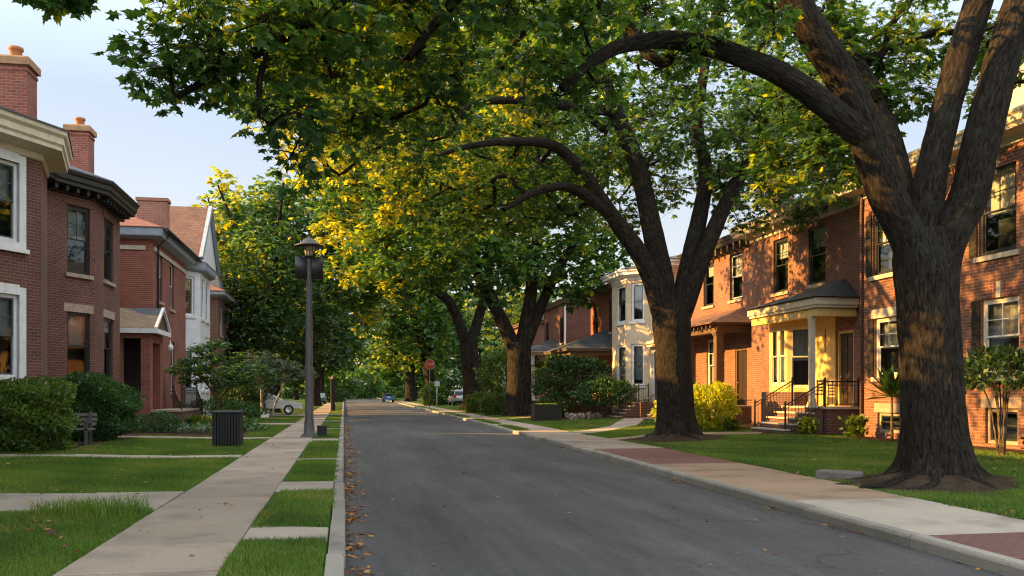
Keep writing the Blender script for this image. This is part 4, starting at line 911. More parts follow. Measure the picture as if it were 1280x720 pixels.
class Limbs:
    """bark surfaces of one tree, gathered into one mesh"""
    def __init__(s, g): s.P = []; s.UV = []; s.F = []; s.n = 0; s.g = g
    def tube(s, path, seg=8, bark=0, flare=None, wob=.0):
        """path rows: x, y, z, r"""
        path = np.asarray(path); c = path[:, :3]; r = path[:, 3]; m = len(c); d = np.gradient(c, axis=0); d = unit(d); u = np.zeros_like(c); t = np.array([1., 0, 0]) if abs(d[0, 0]) < .9 else np.array([0, 1., 0])
        for k in range(m): t = t-d[k]*t.dot(d[k]); t /= np.linalg.norm(t); u[k] = t
        w = np.cross(d, u); th = np.arange(seg+1)/seg; L = np.r_[0, np.cumsum(np.linalg.norm(np.diff(c, axis=0), axis=1))]
        A = 2*np.pi*th; U, LL = np.meshgrid(th % 1, L); R_ = np.repeat(r[:, None], seg+1, 1)
        if flare:
            amt, ht, lob = flare; z = c[:, 2:3]-c[0, 2]; ph = s.g.random(3)*6
            lobe = .75+.38*np.cos(lob*A+ph[0])[None, :]+.26*np.cos((lob+2)*A+ph[1])[None, :]
            R_ = R_*(1+amt*np.exp(-z/ht)*np.maximum(lobe, .12)+.07*np.exp(-z/(ht*6))*np.cos(lob*A+ph[0])[None, :])
        if wob: R_ = R_*(1+wob*(vnoise(3, int(L[-1]/.9)+2, U, LL/.9, s.g)-.5)*2)
        if bark:
            nu = max(7, int(2*np.pi*np.median(r)/.13)); warp = vnoise(6, int(L[-1]*1.5)+2, U, LL*1.5, s.g)
            Uw = (U+.05*(warp-.5)) % 1; a = vnoise(nu, int(L[-1]*1.7)+3, Uw, LL*1.7, s.g); b = vnoise(nu*2+1, int(L[-1]*4)+3, Uw, LL*4, s.g); e = vnoise(nu*5, int(L[-1]*14)+3, U, LL*14, s.g)
            ridge = 1-np.abs(2*a-1)*1.6; R_ = R_+bark*(np.clip(ridge, -1, 1)*.6+(b-.5)*.8+(e-.5)*.3)
        P = c[:, None]+R_[..., None]*(u[:, None]*np.cos(A)[None, :, None]+w[:, None]*np.sin(A)[None, :, None])
        i = np.arange(m-1)[:, None]*(seg+1)+np.arange(seg)[None, :]; q = np.stack([i, i+1, i+seg+2, i+seg+1], -1).reshape(-1, 4)+s.n
        s.P.append(P.reshape(-1, 3)); s.UV.append(np.stack([U*0+th[None, :]*2*np.pi*max(float(np.mean(r)), .03), LL], -1).reshape(-1, 2)); s.F.append(q); s.n += m*(seg+1)
    def sticks(s, a, b, ra, rb):
        """many thin straight twigs at once"""
        d = unit(b-a); t = np.where(np.abs(d[:, 2:3]) < .9, [[0, 0, 1.]], [[1., 0, 0]]); u = unit(np.cross(d, t)); w = np.cross(d, u); n = len(a); P = np.zeros((n, 6, 3))
        for k in range(3):
            o = u*math.cos(2.094*k)+w*math.sin(2.094*k); P[:, k] = a+o*ra; P[:, 3+k] = b+o*rb
        i = np.arange(n)[:, None]*6+s.n; q = np.concatenate([np.stack([i[:, 0]+k, i[:, 0]+(k+1) % 3, i[:, 0]+3+(k+1) % 3, i[:, 0]+3+k], -1) for k in range(3)])
        s.P.append(P.reshape(-1, 3)); s.UV.append(np.tile([[0, 0], [.02, 0], [.04, 0], [0, .5], [.02, .5], [.04, .5]], (n, 1))); s.F.append(q); s.n += n*6
    def build(s, name, mat, parent):
        P = np.vstack(s.P); F = np.vstack(s.F); return npmesh(name, P, np.full(len(F), 4), F.ravel(), mat, parent, uv=np.vstack(s.UV), smooth=True)
def grow(g, mains, clumps, tip=.012, maxr=.16, rise=.10, step=.55):
    """joins every leaf clump to the nearest wood already there; returns branch paths with radii"""
    N = []; par = []; fixed = []
    for path in mains:
        p = np.asarray(path); base = len(N)
        for k in range(0, len(p), max(1, len(p)//24)): N.append(p[k, :3]); par.append(-1 if k == 0 else len(N)-2); fixed.append(p[k, 3])
    nm = len(N); A = np.array(N); order = np.argsort([np.min(np.linalg.norm(A-c, axis=1)) for c in clumps]); cap = len(N)+len(clumps)*30
    buf = np.zeros((cap, 3)); buf[:nm] = A; n = nm; low = np.array([f > .22 for f in fixed]+[False]*(cap-nm)); chains = []
    for ci in order:
        c = clumps[ci]; dv = c-buf[:n]; dist = np.linalg.norm(dv, axis=1)*np.where(low[:n], 1.8, 1.0)+np.where(dv[:, 2] < -.6, .5, 0); i = int(np.argmin(dist)); D = np.linalg.norm(c-buf[i])
        if D < .25: chains.append(None); continue
        p = par[i]; dr = unit((buf[i]-buf[p])[None])[0] if p >= 0 else np.array([0, 0, 1.]); m = max(2, min(26, int(D/step)+1)); ctl = buf[i]+dr*D*.35+np.array([0, 0, rise*D])+g.normal(0, .10*D, 3)
        ids = [i]
        for k in range(1, m+1):
            t = k/m; q = (1-t)**2*buf[i]+2*t*(1-t)*ctl+t*t*c+(g.normal(0, .035*min(D, 3), 3) if k < m else 0)
            buf[n] = q; par.append(ids[-1]); fixed.append(0); ids.append(n); n += 1
        chains.append(ids)
    cnt = np.zeros(n)
    for ch in chains:
        if ch: cnt[ch[-1]] += 1
    for i in range(n-1, -1, -1):
        if par[i] >= 0 and i >= nm: cnt[par[i]] += cnt[i]
    rad = np.minimum(tip*np.maximum(cnt, 1)**.55, maxr); out = []
    for ch in chains:
        if not ch: continue
        r = [rad[k] for k in ch]; r[0] = min(r[1]*1.15, (fixed[ch[0]] or rad[ch[0]])*.8); out.append(np.column_stack([buf[ch], r]))
    return out
def ell(g, c, r, n, inner=.35, zmin=None):
    d = unit(g.normal(size=(n, 3))); q = (inner+(1-inner)*g.random((n, 1))**.6)*d*np.array(r)+np.array(c); return q if zmin is None else q[q[:, 2] > zmin]
def thin(cl, mind):
    keep = []
    for p in cl:
        if all((p[0]-q[0])**2+(p[1]-q[1])**2+(p[2]-q[2])**2 > mind*mind for q in keep): keep.append(p)
    return np.array(keep)
def with_r(P, r0, r1, pw=1): P = np.array(P, float); t = np.linspace(0, 1, len(P)); return np.column_stack([P, r0+(r1-r0)*t**pw])
def tree(name, label, cat, base, trunk, limbs, clumps, rad, whorls, per, size, tmpl, leafmat, barkmat='bark_far', seed=1, group=None, flare=(.75, .5, 5), tseg=28, bark=0, lseg=12, twigs=True, lstep=.35, tstep=.2, wob=.08, maxr=.16, droop=(-.15, .75), flat=.7, tip=.012, gold=.19):
    g = np.random.default_rng(seed); T = thing(name, label, cat, base, group); B = Limbs(g); mains = []
    tp = spline(trunk, tstep); B.tube(tp, tseg, bark, flare, wob*.5); mains.append(tp)
    for q in limbs: p = spline(q, lstep); B.tube(p, lseg, bark*.7, None, wob); mains.append(p)
    cl = np.asarray(clumps); br = grow(g, mains[1:] or mains, cl, maxr=maxr, tip=tip)
    for b in br: B.tube(b, 7 if b[0, 3] > .04 else 5)
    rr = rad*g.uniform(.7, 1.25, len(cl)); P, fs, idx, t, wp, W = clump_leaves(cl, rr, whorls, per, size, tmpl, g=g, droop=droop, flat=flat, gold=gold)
    if twigs:
        K_ = np.arange(len(W)).reshape(len(cl), -1); other = K_[np.arange(len(cl))[:, None], g.permuted(np.tile(np.arange(K_.shape[1]), (len(cl), 1)), axis=1)].ravel()
        st = cl[W]+.55*(wp[other]-cl[W])*(g.random((len(W), 1)) < .7); md = (st+wp)/2+g.normal(0, .07, wp.shape); B.sticks(st, md, .006 if size < .25 else .012, .005); B.sticks(md, wp, .005, .003)
    B.build('trunk', barkmat, T); npmesh('crown', P, fs, idx, leafmat, T, tint=t); return T

def roots(x, y, r, az, g):
    out = []
    for a in az:
        q = a+g.uniform(-.3, .3); l = g.uniform(.55, 1.0); f = lambda t, z, w=0: (x+(r+t)*math.cos(a+(q-a)*t+w), y+(r+t)*math.sin(a+(q-a)*t+w), z+float(gz(x)))
        out.append(with_r([f(-.15, .26), f(.2*l, .08), f(.6*l, .015, .06), f(1.0*l, -.03, -.04), f(1.25*l, -.1)], .15, .035))
    return out
# ------------------------------------------------------------------ the two near trees on the right
def tree_near():
    g = np.random.default_rng(3)
    tr = np.array([(10.12, 13.62, -.12, .60), (10.08, 13.6, .5, .575), (10.02, 13.58, 1.3, .55), (9.97, 13.58, 2.2, .53), (9.9, 13.59, 3.2, .53), (9.85, 13.6, 3.9, .55), (9.83, 13.6, 4.4, .42)])
    a = np.array([(9.82, 13.6, 2.9, .36), (9.68, 13.62, 3.95, .35), (9.18, 13.6, 4.89, .345), (8.88, 13.54, 5.55, .345), (8.23, 13.48, 6.85, .30), (7.6, 13.42, 7.64, .285), (6.87, 13.34, 8.67, .26), (6.0, 13.1, 9.87, .22), (4.79, 12.73, 10.74, .18), (3.2, 12.2, 11.3, .12)])
    a2 = with_r([(8.55, 13.47, 5.95), (7.38, 13.35, 6.64), (6.28, 13.26, 7.02), (5.25, 13.25, 7.19), (4.4, 13.11, 7.03), (3.71, 12.93, 6.64), (3.21, 12.83, 6.14)], .25, .06)
    b = with_r([(9.7, 13.8, 4.1), (9.66, 14.22, 5.91), (9.48, 14.68, 7.2), (9.3, 15.33, 8.47), (9.27, 15.84, 10.25), (8.8, 16.8, 12.4)], .25, .1)
    c = np.array([(9.86, 13.59, 3.2, .30), (9.8, 13.6, 4.23, .29), (9.89, 13.58, 4.92, .30), (10.01, 13.56, 5.61, .275), (10.42, 13.58, 7.02, .265), (10.98, 13.69, 8.5, .25), (11.6, 13.86, 10.2, .22), (12.0, 14.0, 12.6, .15)])
    d = np.array([(9.98, 13.5, 2.9, .34), (10.12, 13.44, 4.07, .35), (10.46, 13.32, 4.88, .345), (10.59, 13.24, 5.55, .345), (10.91, 13.17, 6.92, .31), (11.28, 13.1, 8.15, .29), (11.77, 13.02, 9.51, .26), (12.6, 12.85, 11.1, .17)])
    e = with_r([(7.01, 13.32, 8.67), (5.22, 12.85, 9.2), (3.34, 12.5, 8.87), (1.44, 12.35, 8.03), (0.11, 12.2, 7.08), (-0.42, 12.09, 6.62), (-1.04, 12.01, 6.13), (-1.69, 12.03, 5.73), (-2.12, 12.01, 5.41)], .24, .025, .8)
    e2 = with_r([(-.9, 12.01, 6.25), (-1.07, 11.95, 5.75), (-1.09, 11.91, 5.2)], .05, .02); f = with_r([(3.34, 12.5, 8.87), (1.91, 12.46, 7.56), (1.28, 12.48, 6.83), (0.89, 12.45, 6.33)], .11, .035)
    tr[:, 3] *= .92
    for q in (a, a2, c, d): q[:, 3] *= .90
    cl = [ell(g, (-1.5, 12.1, 6.1), (1.05, 1.3, .85), 20, .1), ell(g, (-.7, 12.2, 6.7), (1.5, 1.5, 1.0), 26, .1), ell(g, (-.75, 12, 5.0), (.45, .7, .6), 7, .1), ell(g, (.9, 12.5, 7.3), (1.6, 1.6, .75), 24, .1), ell(g, (2.6, 12.7, 7.6), (1.6, 1.6, .8), 22, .1),
          ell(g, (3.3, 13, 6.7), (.8, 1.0, .8), 10, .1), ell(g, (5.2, 13.4, 7.5), (2.0, 1.6, .8), 14, .1), ell(g, (9.3, 15.3, 6.6), (.6, .9, .8), 7, .1), ell(g, (10.2, 17.4, 6.4), (1.6, 1.8, .8), 11, .1), ell(g, (9.9, 14.85, 7.0), (.7, 1.0, .9), 12, .1), ell(g, (8.9, 16.0, 6.1), (.7, 1.2, .8), 12, .1), ell(g, (9.4, 14.7, 8.4), (1.3, 1.5, .8), 14, .1), ell(g, (11.0, 15.3, 8.3), (1.2, 1.3, .7), 10, .1), ell(g, (12.0, 20.5, 9.0), (2.0, 3.4, .9), 30, .2), ell(g, (12.8, 15.4, 8.1), (1.4, 1.5, .8), 14, .1), ell(g, (8.6, 16.6, 7.3), (1.2, 1.3, .9), 12, .1), ell(g, (13.6, 13.5, 7.2), (1.2, 1.5, .9), 8, .1),
          ell(g, (3.5, 17.5, 9.5), (3.0, 3.0, 1.2), 30, .2), ell(g, (1.0, 20.8, 9.4), (2.6, 3.0, 2.2), 34, .2, 6.9), ell(g, (0, 14.9, 7.3), (2.5, 1.5, 1.5), 62, .2), ell(g, (6.5, 13, 12.5), (7.5, 7, 3.6), 70, .4, 9.6), ell(g, (12.5, 14, 12.5), (4, 5, 3.2), 50, .4, 9.2), ell(g, (0, 12, 9.5), (3.5, 3.5, 1.6), 16, .3, 8.0)]
    cl = thin(np.vstack(cl), .42)
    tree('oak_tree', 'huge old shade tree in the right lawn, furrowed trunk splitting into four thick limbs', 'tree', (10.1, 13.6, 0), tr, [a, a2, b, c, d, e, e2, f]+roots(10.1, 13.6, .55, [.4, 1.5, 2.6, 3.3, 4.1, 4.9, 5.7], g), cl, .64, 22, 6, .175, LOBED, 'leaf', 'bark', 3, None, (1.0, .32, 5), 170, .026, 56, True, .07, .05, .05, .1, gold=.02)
    # trodden soil among the roots
    mb = MB(); n = 48
    for k in range(n):
        p = []
        for kk in (k, k+1):
            th = 2*math.pi*kk/n; rr = 1.0+.16*math.sin(3*th+1)+.10*math.sin(7*th)+.06*math.sin(13*th+2); p.append([(10.0+rr*q*1.42*math.cos(th), 13.55+rr*q*1.2*math.sin(th), h+float(gz(10.0+rr*q*1.42*math.cos(th)))) for q, h in ((.3, .24), (.62, .13), (1.02, .015), (1.25, -.03))])
        for j in range(3): mb.face([p[0][j], p[0][j+1], p[1][j+1], p[1][j]], smooth=True)
    tag(mb.build('soil_mound', 'soil'), kind='structure')
def tree_second():
    g = np.random.default_rng(8)
    tr = np.array([(10.93, 27.95, -.1, .66), (10.88, 27.9, .7, .62), (10.84, 27.86, 1.6, .60), (10.79, 27.87, 2.9, .58), (10.74, 27.89, 3.9, .62), (10.71, 27.9, 4.6, .5)])
    l1 = with_r([(10.66, 27.9, 3.7), (9.8, 27.86, 5.85), (8.62, 27.68, 7.36), (7.43, 27.29, 8.73), (6.46, 26.87, 9.33), (4.99, 26.13, 9.17), (3.66, 25.36, 8.77), (2.55, 24.76, 8.25)], .40, .04, .72)
    l1b = with_r([(8.7, 27.7, 7.3), (7.13, 27.15, 8.09), (5.87, 26.77, 7.83), (4.79, 26.37, 7.15)], .2, .06)
    l2 = with_r([(10.8, 27.97, 3.8), (10.18, 28.19, 7.12), (9.74, 28.48, 9.32), (9.11, 28.8, 11.15), (8.58, 29.11, 12.99), (8.31, 29.46, 15.19), (8.03, 30.03, 17.66)], .38, .1)
    l3 = with_r([(10.95, 28.0, 3.9), (11.73, 28.3, 6.78), (12.35, 28.79, 9.11), (12.31, 29.41, 11.24), (12.97, 30.1, 13.82), (13.68, 30.58, 16.71)], .34, .1)
    l4 = with_r([(11.0, 27.84, 3.9), (12.03, 27.84, 6.58), (13.04, 27.85, 8.64), (14.25, 27.82, 10.55), (15.64, 27.76, 12.03), (17.1, 27.68, 13.62)], .32, .08)
    l5 = with_r([(9.11, 28.8, 11.15), (7.02, 27.78, 10.91), (5.18, 27.11, 10.76), (3.78, 26.56, 10.32), (2.67, 25.96, 9.26), (1.08, 25.45, 8.66), (-0.22, 25.09, 7.59)], .19, .03, .8)
    cl = [ell(g, (4.5, 29.8, 10.4), (5.6, 3.4, 3.8), 125, .25, 6.7), ell(g, (9.5, 29, 13), (6.5, 5.5, 5.6), 150, .3, 8.2), ell(g, (14, 29.5, 11.6), (4.8, 5, 4.6), 105, .25, 7.6), ell(g, (7.5, 30.5, 9), (4.5, 3, 2.2), 40, .2, 7.2), ell(g, (1.0, 26.6, 9.0), (2.2, 2.2, 1.7), 28, .2, 7.2), ell(g, (7, 29, 8.6), (2.4, 2.0, 1.4), 16, .2), ell(g, (3.2, 29, 7.9), (3.6, 2.6, 1.7), 50, .2, 6.3), ell(g, (6, 37.5, 11.2), (4, 4, 3), 80, .2), ell(g, (-.2, 22.2, 9.3), (2.2, 4.0, 2.3), 56, .2), ell(g, (15, 28.2, 10.4), (2.8, 3.6, 3.0), 44, .2), ell(g, (16.2, 32, 9.8), (1.6, 3.0, 1.6), 18, .2)]
    cl = thin(np.vstack(cl), .62)
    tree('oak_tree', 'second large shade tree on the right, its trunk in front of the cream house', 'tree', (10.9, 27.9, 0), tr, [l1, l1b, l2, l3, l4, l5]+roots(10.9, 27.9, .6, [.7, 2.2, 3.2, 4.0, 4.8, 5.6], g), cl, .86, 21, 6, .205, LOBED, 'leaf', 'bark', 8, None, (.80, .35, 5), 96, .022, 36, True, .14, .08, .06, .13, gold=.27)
    mb = MB(); n = 36
    for k in range(n):
        p = []
        for kk in (k, k+1):
            th = 2*math.pi*kk/n; rr = 1.0+.15*math.sin(2*th+1)+.10*math.sin(5*th)+.06*math.sin(11*th); p.append([(10.8+rr*q*1.5*math.cos(th), 27.7+rr*q*1.6*math.sin(th), h+float(gz(10.8+rr*q*1.5*math.cos(th)))) for q, h in ((.3, .2), (.62, .1), (1.02, .015), (1.25, -.03))])
        for j in range(3): mb.face([p[0][j], p[0][j+1], p[1][j+1], p[1][j]], smooth=True)
    tag(mb.build('soil_mound', 'soil'), kind='structure')
tree_near(); tree_second()
# ------------------------------------------------------------------ trees farther along
def auto_limbs(g, x, y, z0, h, spread, n, r):
    out = []
    for k in range(n):
        az = 2*math.pi*(k+g.uniform(-.25, .25))/n; s = spread*g.uniform(.6, 1)
        out.append(with_r([(x, y, z0-.5), (x+.22*s*math.cos(az), y+.22*s*math.sin(az), z0+.22*h), (x+.6*s*math.cos(az), y+.6*s*math.sin(az), z0+.55*h), (x+.95*s*math.cos(az), y+.95*s*math.sin(az), z0+.8*h)], r, r*.2))
    return out
def tree3():
    g = np.random.default_rng(21)
    tr = np.array([(11.15, 55.9, -.1, .84), (11.15, 55.9, 1.2, .80), (11.15, 55.9, 3, .77), (11.15, 55.9, 4.8, .75)])
    L_ = [with_r([(11.05, 55.92, 4.0), (9.33, 55.74, 7.51), (7.53, 55.06, 10.58), (5.74, 54.39, 12.6), (4.06, 53.69, 14.0)], .5, .14), with_r([(11.25, 55.88, 4.0), (11.97, 56.05, 8.11), (12.49, 56.46, 12.37), (12.39, 56.99, 17.23), (11.85, 57.8, 22.52)], .5, .14), with_r([(11.35, 55.86, 4.2), (13.35, 55.99, 8.81), (15.43, 56.1, 12.41), (17.24, 56.27, 15.96)], .4, .12)]
    cl = thin(np.vstack([ell(g, (6, 55, 16.5), (7.5, 6, 8), 210, .35, 8.2), ell(g, (12, 56, 18.5), (8, 6, 8), 190, .3, 8.6), ell(g, (15, 55, 10.5), (4.0, 4, 3), 60, .2, 7.4), ell(g, (9, 54, 9.5), (4, 3.5, 2), 36, .2), ell(g, (4, 49.5, 10.2), (4, 3.5, 3.2), 60, .2), ell(g, (1.0, 55, 13), (3.8, 4, 5.0), 70, .2)]), .95)
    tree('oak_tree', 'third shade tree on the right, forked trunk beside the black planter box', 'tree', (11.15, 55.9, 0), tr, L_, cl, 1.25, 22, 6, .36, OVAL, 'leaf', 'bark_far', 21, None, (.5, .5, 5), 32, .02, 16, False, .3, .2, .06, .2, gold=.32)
    g = np.random.default_rng(22)
    tr = np.array([(10.95, 75.27, -.1, .86), (10.9, 75.3, 1.3, .8), (10.75, 75.31, 3.4, .78), (10.52, 75.36, 6.4, .78)])
    L_ = [with_r([(10.45, 75.38, 5.6), (8.9, 75.16, 9.29), (6.32, 74.64, 10.61), (3.28, 74.2, 11.29), (0.65, 73.69, 10.7)], .5, .12), with_r([(10.65, 75.34, 5.6), (11.82, 75.63, 9.25), (12.51, 76.0, 13.5), (12.18, 76.57, 18.86), (11.14, 77.28, 24.29)], .5, .12)]
    cl = thin(np.vstack([ell(g, (4.5, 75, 17), (8, 6.5, 8.5), 210, .35, 8.6), ell(g, (11.5, 76, 20), (8, 6, 9), 170, .3, 8.6), ell(g, (1, 75, 10), (3, 3.5, 2.6), 34, .2), ell(g, (15, 77, 12), (4, 4, 4), 40, .2)]), 1.05)
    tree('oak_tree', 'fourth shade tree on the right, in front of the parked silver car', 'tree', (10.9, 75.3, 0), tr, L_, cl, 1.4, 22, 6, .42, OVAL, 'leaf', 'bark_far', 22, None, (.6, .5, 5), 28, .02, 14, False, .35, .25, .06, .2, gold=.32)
tree3()
def far_tree(label, x, y, h, sp, z0, r, mat, seed, n=120, cr=1.5, size=.5, wh=20, nl=5, lean=0, name='shade_tree', group='trees lining the far street', zc=.62, zr=.38):
    g = np.random.default_rng(seed); tr = with_r([(x, y, -.2), (x+lean*.3, y, z0*.5), (x+lean, y, z0)], r, r*.8); cl = thin(np.vstack([ell(g, (x+lean*2, y, h*zc), (sp, sp*.9, h*zr), n, .3, z0*.8), ell(g, (x+lean*2, y, h*(zc-.12)), (sp*.8, sp*.8, h*.25), n//4, .2, z0*.7)]), cr*.72)
    return tree(name, label, 'tree', (x, y, 0), tr, auto_limbs(g, x+lean, y, z0, h-z0, sp*.9, nl, r*.55), cl, cr, wh, 6, size, OVAL, mat, 'bark_far', seed, group, (.5, .5, 5), 16, 0, 8, False, .5, .4, .06, .2)
far_tree('slender trunk leaning left behind the red sign on the right', 11.2, 112, 20, 8.5, 6, .75, 'leaf', 31, 110, 1.9, .62, lean=-1.2)
far_tree('smaller shade tree on the right near the far bend, past the red sign', 11.2, 152, 20, 9, 6, .95, 'leaf', 32, 100, 2.1, .75)
far_tree('tall golden-lit tree rising behind the white gabled house', -8.4, 80, 21, 5.2, 6, .6, 'leaf', 33, 150, 1.5, .42)
far_tree('big dark green tree on the left verge, crown behind the street lamp', -5.6, 70, 19.5, 7.2, 5, .6, 'leaf_cool', 34, 190, 1.5, .42)
far_tree('low dense dark tree on the left, below the golden crown', -7.8, 63.5, 11, 4.4, 2.4, .35, 'leaf_dark', 35, 130, 1.1, .3, zc=.58, zr=.40)
far_tree('dark rounded tree on the left lawn behind the white car', -6.5, 88, 15, 7, 2.5, .5, 'leaf_dark', 36, 150, 1.6, .5, zc=.55, zr=.42)
far_tree('left kerbside tree past the dark post, branches over the road', -3.2, 104, 19, 8.2, 6, .55, 'leaf_cool', 37, 130, 1.8, .55)
far_tree('left kerbside tree near the end of the street', -3.5, 140, 18, 8.5, 5, .55, 'leaf', 38, 100, 2.0, .7)
far_tree('pale gold tree against the sky at far left, over the dark house roof', -13.6, 98, 20.5, 4.6, 6, .5, 'leaf', 39, 110, 1.7, .5)
for k, (x, y, h, sp, lb) in enumerate([(-8, 215, 17, 10, 'bushy tree closing the end of the street on the left'), (6, 250, 16, 11, 'bushy tree closing the street straight ahead'), (22, 232, 20, 12, 'tall tree closing the street on the right'), (-26, 190, 20, 12, 'broad tree far off behind the left houses'), (24, 150, 20, 10, 'broad tree far off behind the right houses'), (26, 112, 17, 8, 'tree behind the farther brick houses on the right'), (-9, 172, 13, 7, 'low tree far down the left side'), (15, 190, 17, 9, 'tree on the right where the road bends')]):
    far_tree(lb, x, y, h, sp, 3, .5, 'leaf' if k % 2 else 'leaf_cool', 50+k, 90, 2.4, .9, 16, zc=.55, zr=.45)
# the tree just outside the frame on the left whose twigs hang into the top left corner
def tree_left_near():
    g = np.random.default_rng(61); tr = with_r([(-5.2, 4.6, -.1), (-5.1, 4.7, 2.5), (-4.9, 4.8, 5)], .5, .42)
    L_ = [with_r([(-4.9, 4.8, 4.6), (-4.6, 6.6, 7.4), (-4.3, 8.4, 8.6), (-3.9, 9.8, 8.0), (-3.4, 10.6, 6.5)], .22, .015), with_r([(-4.9, 4.8, 4.6), (-3.2, 4.6, 7.8), (-1.2, 4.4, 10)], .28, .06), with_r([(-4.9, 4.8, 4.6), (-6.5, 4, 8), (-7.5, 3.4, 10.5)], .28, .06), with_r([(-4.9, 4.8, 4.6), (-5.0, 3.2, 8), (-4.2, 1.5, 11)], .25, .06)]
    cl = thin(np.vstack([ell(g, (-5.6, 8.4, 11.6), (6.2, 6.0, 3.8), 330, .2, 8.8), [(-3.27, 10.8, 6.12), (-3.55, 10.6, 6.3), (-3.0, 10.9, 6.28), (-3.3, 10.7, 6.6)]]), .2)  # unseen main crown enlarged and moved to shade the near right trunk
    cl = np.vstack([thin(cl[:-4], .5), cl[-4:]]); rd = np.r_[np.full(len(cl)-4, .75), np.full(4, .34)]
    tree('oak_tree', 'tree at the left edge, only a few dark twigs hanging into the top left corner', 'tree', (-5.2, 4.6, 0), tr, L_, cl, rd, 17, 6, .19, LOBED, 'leaf', 'bark_far', 61, None, (.6, .4, 5), 24, 0, 10, True, .3, .2)
tree_left_near()

# ------------------------------------------------------------------ small trees, bushes, plants
def small_tree(name, label, base, stems, cl, rad, wh, per, size, tmpl, mat, bark, seed, droop=(-.1, .6)):
    g = np.random.default_rng(seed); T = thing(name, label, 'tree', base); B = Limbs(g); mains = []
    for s in stems: p = spline(s, .12); B.tube(p, 8, 0, None, .08); mains.append(p)
    cl = np.asarray(cl)
    for b in grow(g, mains, cl, tip=.006, maxr=.05, step=.3): B.tube(b, 5)
    P, fs, idx, t, wp, W = clump_leaves(cl, rad*g.uniform(.7, 1.2, len(cl)), wh, per, size, tmpl, g=g, droop=droop, flat=.5); md = (cl[W]+wp)/2+g.normal(0, .04, wp.shape); B.sticks(cl[W], md, .005, .004); B.sticks(md, wp, .004, .002)
    B.build('trunk', bark, T); npmesh('crown', P, fs, idx, mat, T, tint=t); return T
g = np.random.default_rng(71); b = (-5.65, 41.5)
small_tree('ornamental_tree', 'small spreading tree with layered green leaves in front of the white house', (*b, 0), [with_r([(*b, -.05), (b[0]+.03, b[1], 1.0), (b[0]-.1, b[1], 1.5), (b[0]-.7, b[1], 2.3), (b[0]-1.5, b[1]-.1, 2.9)], .09, .02), with_r([(b[0]+.03, b[1], 1.0), (b[0]+.5, b[1]+.1, 1.7), (b[0]+1.3, b[1], 2.3)], .06, .02), with_r([(b[0], b[1], 1.2), (b[0]+.1, b[1]+.1, 2.3), (b[0]-.1, b[1], 3.6)], .06, .015)],
    np.vstack([ell(g, (b[0], b[1], 2.55), (2.3, 1.9, .75), 60, .2), ell(g, (b[0]-.1, b[1], 3.3), (1.2, 1.2, .9), 24, .2), ell(g, (b[0]+1.4, b[1], 2.4), (1.1, 1, .6), 18, .2)]), .36, 13, 5, .13, OVAL, 'leaf', 'bark_small', 71)
b = (-4.75, 54.0)
small_tree('ornamental_tree', 'small grey-green tree on two pale leaning stems beside the small white sign', (*b, 0), [with_r([(*b, -.05), (b[0]-.05, b[1], 1.2), (b[0]-.15, b[1], 2.0), (b[0]-.6, b[1], 2.6)], .085, .03), with_r([(b[0]+.5, b[1], -.05), (b[0]+.75, b[1], .9), (b[0]+1.15, b[1], 1.9), (b[0]+1.5, b[1], 2.5)], .075, .03)],
    np.vstack([ell(g, (b[0]+.5, b[1], 2.9), (2.6, 2.0, .75), 70, .2), ell(g, (b[0]-.2, b[1], 3.5), (1.4, 1.2, .6), 24, .2)]), .42, 12, 6, .15, OVAL, 'leaf_grey', 'bark_pale', 72)
def lump(d, k): return 1+.14*np.sin(5*d[:, 0]+k)*np.cos(4*d[:, 1]+2*k)+.10*np.sin(9*d[:, 2]+3*k+6*d[:, 0])
def bush(label, c, r, n, size, mat, seed, group=None, tmpl=OVAL, boxy=0, name='bush', stems=6, cat='bush', low=-1.0, up=.35, stemcol='bark_small'):
    g = np.random.default_rng(seed); z0 = float(gz(c[0])) ; T = thing(name, label, cat, (c[0], c[1], z0), group)
    d = unit(g.normal(size=(n, 3))); d[:, 2] = np.where(d[:, 2] < low, -d[:, 2], d[:, 2])
    if boxy: m = np.max(np.abs(d), axis=1, keepdims=True); dd = d/(m**boxy)
    else: dd = d
    q = (.62+.40*g.random(n)**.6)*lump(d, seed); p = dd*q[:, None]*np.array(r)+np.array([c[0], c[1], c[2]+z0]); k = p[:, 2] > z0+.02; p, d = p[k], d[k]; n = len(p)
    dr = unit(d+g.normal(0, .55, (n, 3))+[0, 0, up]); nr = unit(d*.8+g.normal(0, .6, (n, 3))+[0, 0, .5]); P, fs, idx, m = leaves(p, dr, nr, size*(1+g.uniform(-.35, .35, n)), tmpl)
    t = np.clip(.45+g.normal(0, .2, n)+.2*np.sin(7*d[:, 0]+seed)*np.sin(6*d[:, 1]+5*d[:, 2]), 0, 1); npmesh('foliage', P, fs, idx, mat, T, tint=np.repeat(t, m))
    B = Limbs(g)
    for s in range(stems):
        a = g.random()*6.28; rr = g.uniform(.35, .8); B.tube(spline(with_r([(c[0]+.06*math.cos(a), c[1]+.06*math.sin(a), z0-.05), (c[0]+.4*rr*r[0]*math.cos(a), c[1]+.4*rr*r[1]*math.sin(a), z0+c[2]*.7), (c[0]+rr*r[0]*math.cos(a), c[1]+rr*r[1]*math.sin(a), z0+c[2]+r[2]*.5)], .03, .006), .15), 6)
    B.build('stem', stemcol, T); return T
bush('clipped yellow-green hedge bush at the left edge below the white-framed window', (-8.3, 24.5, .8), (1.3, 1.25, .9), 30000, .10, 'leaf_bush', 81, 'clipped bushes before the left houses', boxy=.55)
bush('dark rounded clipped bush in front of the plum brick bay', (-7.95, 29.7, .95), (1.35, 1.4, 1.08), 32000, .085, 'leaf_yew', 82, 'clipped bushes before the left houses', boxy=.35)
